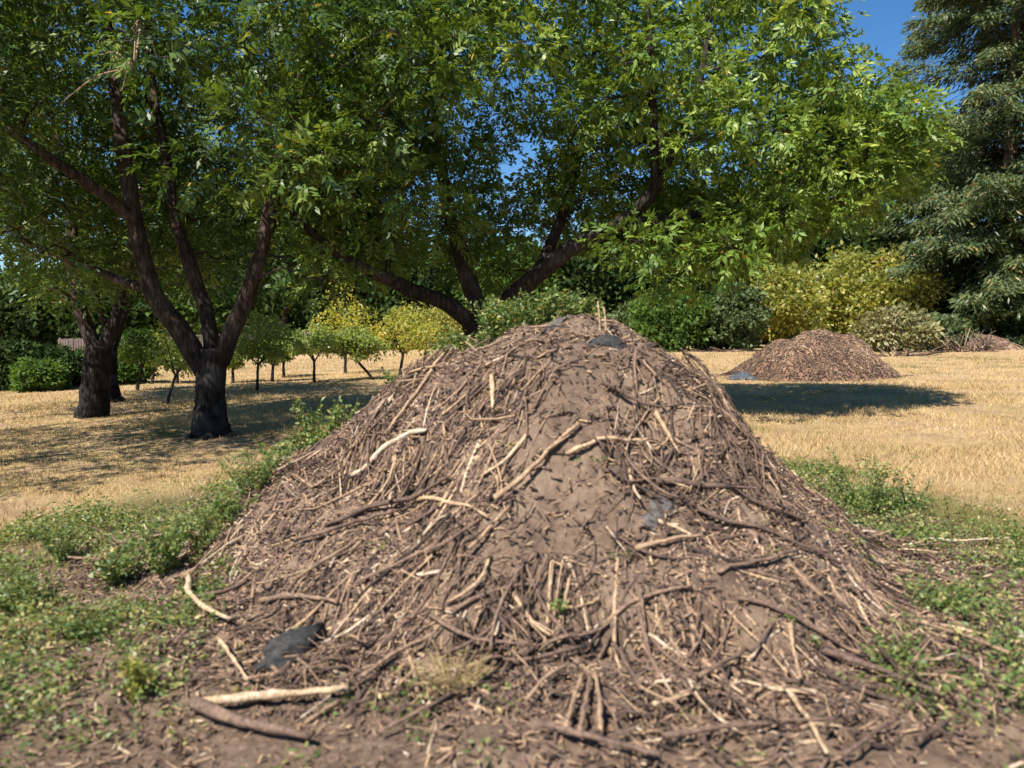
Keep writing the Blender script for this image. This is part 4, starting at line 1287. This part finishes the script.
def fence():
    Y = 56.0
    x0, x1 = (60 - CX) / FPX * Y, (345 - CX) / FPX * Y
    base = np.array([(x0 + x1) / 2, Y, float(terr((x0 + x1) / 2, Y))])
    root = empty("board_fence", base)
    tag(root, "dark weathered board fence along the back of the orchard", "fence")
    def box(mb, cx, cy, cz, sx, sy, sz):
        v = np.array([[a, b, c] for a in (-.5, .5) for b in (-.5, .5) for c in (-.5, .5)]) * [sx, sy, sz] + [cx, cy, cz]
        mb.add(v, [np.array([[0, 1, 3, 2], [4, 6, 7, 5], [0, 4, 5, 1], [2, 3, 7, 6], [0, 2, 6, 4], [1, 5, 7, 3]])])
    rg = np.random.default_rng(5)
    mb = MB()
    for x in np.arange(x0, x1, 0.2):
        hgt = 1.75 + rg.normal(0, .02)
        box(mb, x, Y + rg.normal(0, .01), float(terr(x, Y)) + hgt / 2, 0.17, 0.03, hgt)
    o = mb.obj("boards", M['fence'], root, base); o["kind"] = "stuff"
    xs = np.arange(x0, x1, 2.4)
    for x in xs:
        mb = MB(); box(mb, x, Y + 0.09, float(terr(x, Y)) + 0.9, 0.11, 0.11, 1.9)
        mb.obj("post", M['fence'], root, base)
fence()

# ------------------------------------------------------------------ dry grass
def build_grass():
    rg = np.random.default_rng(71)
    n = 500000
    r = np.exp(rg.uniform(math.log(3.0), math.log(48), n))
    th = rg.uniform(math.radians(48), math.radians(132), n)
    x = r * np.cos(th); y = r * np.sin(th)
    t = pile_t(x, y)
    so = soil_mask(x, y); gr = green_mask(x, y)
    patch = 0.35 + 0.65 * sstep(-0.6, 0.4, fbm(x * 0.9, y * 0.9, 95, 3))
    k = (rg.random(n) < (1 - so * 0.88) * patch * (1 - 0.2 * gr)) & (t > 1.05)
    fpc = np.hypot(x - fp[0], (y - fp[1] - 1.6) * 1.0)
    k &= fpc > 1.9
    x, y, r, gr = x[k], y[k], r[k], gr[k]; n = len(x)
    z = terr(x, y)
    hgt = rg.uniform(0.02, 0.07, n) * (0.75 + 0.5 * sstep(-.3, .5, fbm(x * .6, y * .6, 97, 2))) * (1 + 0.012 * r)
    wd = 0.0016 + 0.00036 * r
    a = rg.uniform(0, 2 * np.pi, n)
    lean = rg.normal(0, 0.48, (n, 2)) * hgt[:, None]
    c = np.stack([x, y, z - 0.004], -1)
    sv = np.stack([np.cos(a), np.sin(a), np.zeros(n)], -1) * wd[:, None]
    top = c + np.column_stack([lean, hgt])
    V = np.stack([c - sv, c + sv, top], 1).reshape(-1, 3)
    gn = fbm(x * 0.35, y * 0.35, 99, 3)
    tone = np.clip(0.55 + rg.normal(0, 0.15, n) + 0.27 * fbm(x * 1.1, y * 1.1, 101, 3) - 0.5 * sstep(0.35, 0.9, gn) - 0.4 * (gr > .3) * rg.random(n), 0, 1)
    o = mesh_obj("dry_grass", V, [np.arange(len(V)).reshape(-1, 3)], M['grass'], rnd=np.repeat(tone, 3))
    tag(o, "short dry golden grass covering the field", "grass", kind="stuff")
build_grass()

# ------------------------------------------------------------------ weeds
def weed_leaves(cx, cy, cz, hgt, rad, nleaf, rg, leaf, wid):
    """arrays of plants -> leaf quads + stems"""
    N = len(cx)
    ci = np.repeat(np.arange(N), nleaf)
    n = len(ci)
    s = rg.random(n) ** 0.7
    a = rg.uniform(0, 2 * np.pi, n)
    rr = rad[ci] * rg.random(n) ** 0.6
    pos = np.stack([cx[ci] + rr * np.cos(a), cy[ci] + rr * np.sin(a), cz[ci] + s * hgt[ci] * (1 - 0.45 * (rr / np.maximum(rad[ci], 1e-6)) ** 2)], -1)
    d = np.stack([np.cos(a), np.sin(a), rg.uniform(-.2, .7, n)], -1)
    return simple_leaves(pos, d, rg, leaf, wid, 0.05)

def build_weed_cover():
    rg = np.random.default_rng(81)
    n = 40000
    x = rg.uniform(-6.5, 5.5, n); y = rg.uniform(2.2, 9.5, n)
    g = green_mask(x, y)
    k = rg.random(n) < sstep(0.15, 0.70, g) * np.where(x < 0, 0.52, 0.50) * (0.06 + 0.94 * sstep(-.25, .5, fbm(x * 1.7, y * 1.7, 83, 3))) * np.where((x < 0) & (y < 3.9), 0.5, 1.0)
    t = pile_t(x, y)
    # sparse shoots on the pile's lower slopes and on the soil in front
    k |= (rg.random(n) < 0.010 * sstep(0.45, 0.7, t) * sstep(1.5, 1.2, t))
    k |= (rg.random(n) < 0.022 * sstep(3.6, 3.0, y) * sstep(0.5, -1.0, x))
    x, y = x[k], y[k]
    z = H(x, y)
    m = len(x)
    hgt = rg.uniform(0.03, 0.13, m) * (0.4 + 1.0 * green_mask(x, y)) * (0.6 + 0.9 * sstep(-.3, .6, fbm(x * 1.1, y * 1.1, 85, 2))); rad = rg.uniform(0.04, 0.10, m)
    V, F, R = weed_leaves(x, y, z, hgt, rad, 16, rg, 0.032, 0.017)
    R = np.clip(R + np.repeat(rg.normal(0, .12, m), 64), 0, 1)
    o = mesh_obj("weed_cover", V, [F], M['weed'], rnd=R)
    tag(o, "low green weeds spreading round the foot of the big pile", "weeds", kind="stuff")
    print("weed clumps", m)
build_weed_cover()

def weed_plant(label, c, h, spread, nst, nleaf, seed, leaf=0.035, mat='weed', wid=0.55, lean=(0, 0), smat='weed'):
    rg = np.random.default_rng(seed)
    c = np.asarray(c, float)
    root = empty("weed_plant", c)
    tag(root, label, "weed", "single weeds round the big pile")
    mb = MB(); pos = []; dirs = []
    for k in range(nst):
        a = rg.uniform(0, 2 * np.pi); sp = spread * rg.random() ** 0.6; hh = h * rg.uniform(.5, 1.0)
        e = np.array([sp * math.cos(a) + lean[0] * hh, sp * math.sin(a) + lean[1] * hh, hh])
        s0 = np.array([0.15 * sp * math.cos(a), 0.15 * sp * math.sin(a), -0.03])
        s0[2] += float(H(c[0] + s0[0], c[1] + s0[1])) - c[2]
        pts = resample([s0, s0 * .5 + e * .5 + [0, 0, .08 * hh], e], 7)
        V, F = tubes(pts[None], np.linspace(.0040, .0014, 7)[None] * (0.6 + h), 4)
        mb.add(V, F, .3)
        m = nleaf
        s = rg.uniform(0.1, 1, m)
        p = np.column_stack([np.interp(s, np.linspace(0, 1, 7), pts[:, q]) for q in range(3)]) + rg.normal(0, .012, (m, 3))
        b = rg.uniform(0, 2 * np.pi, m)
        pos.append(p); dirs.append(np.stack([np.cos(b), np.sin(b), rg.uniform(-.1, .8, m)], -1))
    mb.obj("stems", M[smat], root)
    V, F, R = simple_leaves(np.concatenate(pos), np.concatenate(dirs), rg, leaf, leaf * wid, 0.0)
    o = mesh_obj("leaves", V, [F], M[mat], root, R); o["kind"] = "stuff"

def gp(px, py): return G(px, py)
def at(x, y): return np.array([x, y, float(H(x, y))])
weed_plant("tall leafy weed standing at the left edge of the pile below the leaning orchard tree", at(-1.62, 6.3), 0.74, 0.34, 32, 46, 901, 0.052)
weed_plant("bushy green weed beside the tall one, close against the pile's left edge", at(-1.75, 6.0), 0.45, 0.40, 32, 42, 902, 0.048)
for i, (x, y, h, lab) in enumerate(((-0.45, 6.35, .30, "green weed on the pile's upper left shoulder"),
                                  (-0.10, 6.45, .33, "green weed clump left of the summit behind the crest"),
                                  (0.25, 6.35, .30, "green weed clump just behind the dark bark chunk at the summit"),
                                  (-0.8, 6.4, .30, "low green weed spilling over the upper left edge of the pile"),
                                  (0.55, 6.4, .24, "green weed clump behind the upright summit sticks"))):
    weed_plant(lab, at(x, y), h * 1.6, 0.32, 42, 40, 910 + i, 0.045)
weed_plant("bushy dark green weed in the left weeds close to the pile foot", gp(165, 575), 0.36, 0.22, 24, 36, 921, 0.036)
weed_plant("dark green weed in the left weeds further from the pile", gp(118, 585), 0.28, 0.22, 20, 34, 922, 0.036)
weed_plant("green weed at the left edge of the pile near the slope's middle", gp(225, 520), 0.22, 0.25, 18, 30, 923, 0.036)
for i, (px, py, h, lab) in enumerate(((255, 492, .34, "feathery weed high on the pile's left flank"), (205, 548, .30, "feathery weed in the gap between pale sticks on the left flank"),
        (62, 560, .30, "feathery weed near the left picture edge by the dry grass"), (22, 610, .26, "feathery weed at the left picture edge"),
        (80, 640, .20, "low feathery weed on the left above the soil"), (300, 452, .34, "feathery weed where the pile's left edge meets the shaded grass"))):
    weed_plant(lab, gp(px, py), h, 0.26, 26, 44, 960 + i, 0.030, 'weed', 0.40)
weed_plant("small upright yellow green weed on the soil at lower left", gp(136, 697), 0.19, 0.07, 9, 26, 924, 0.034, 'limey')
weed_plant("wispy green weed standing in the dry grass right of the pile", gp(868, 512), 0.50, 0.48, 22, 34, 925, 0.036)
weed_plant("second wispy weed in the dry grass, farther right and half dried", gp(908, 508), 0.36, 0.40, 18, 24, 926, 0.032, 'pale')
weed_plant("low clover like weed above the long dark grey branch", gp(900, 668), 0.12, 0.22, 26, 22, 927, 0.030)
weed_plant("bright green weed in the right weeds patch", gp(950, 610), 0.15, 0.28, 28, 24, 928, 0.032)
weed_plant("small green shoot on the bare front of the pile", gp(562, 615), 0.10, 0.08, 8, 14, 929, 0.03)
weed_plant("dry orange grass tuft at the pile foot left of centre", gp(452, 690), 0.14, 0.20, 60, 6, 930, 0.05, 'grass', 0.08, (0, 0), 'grass')
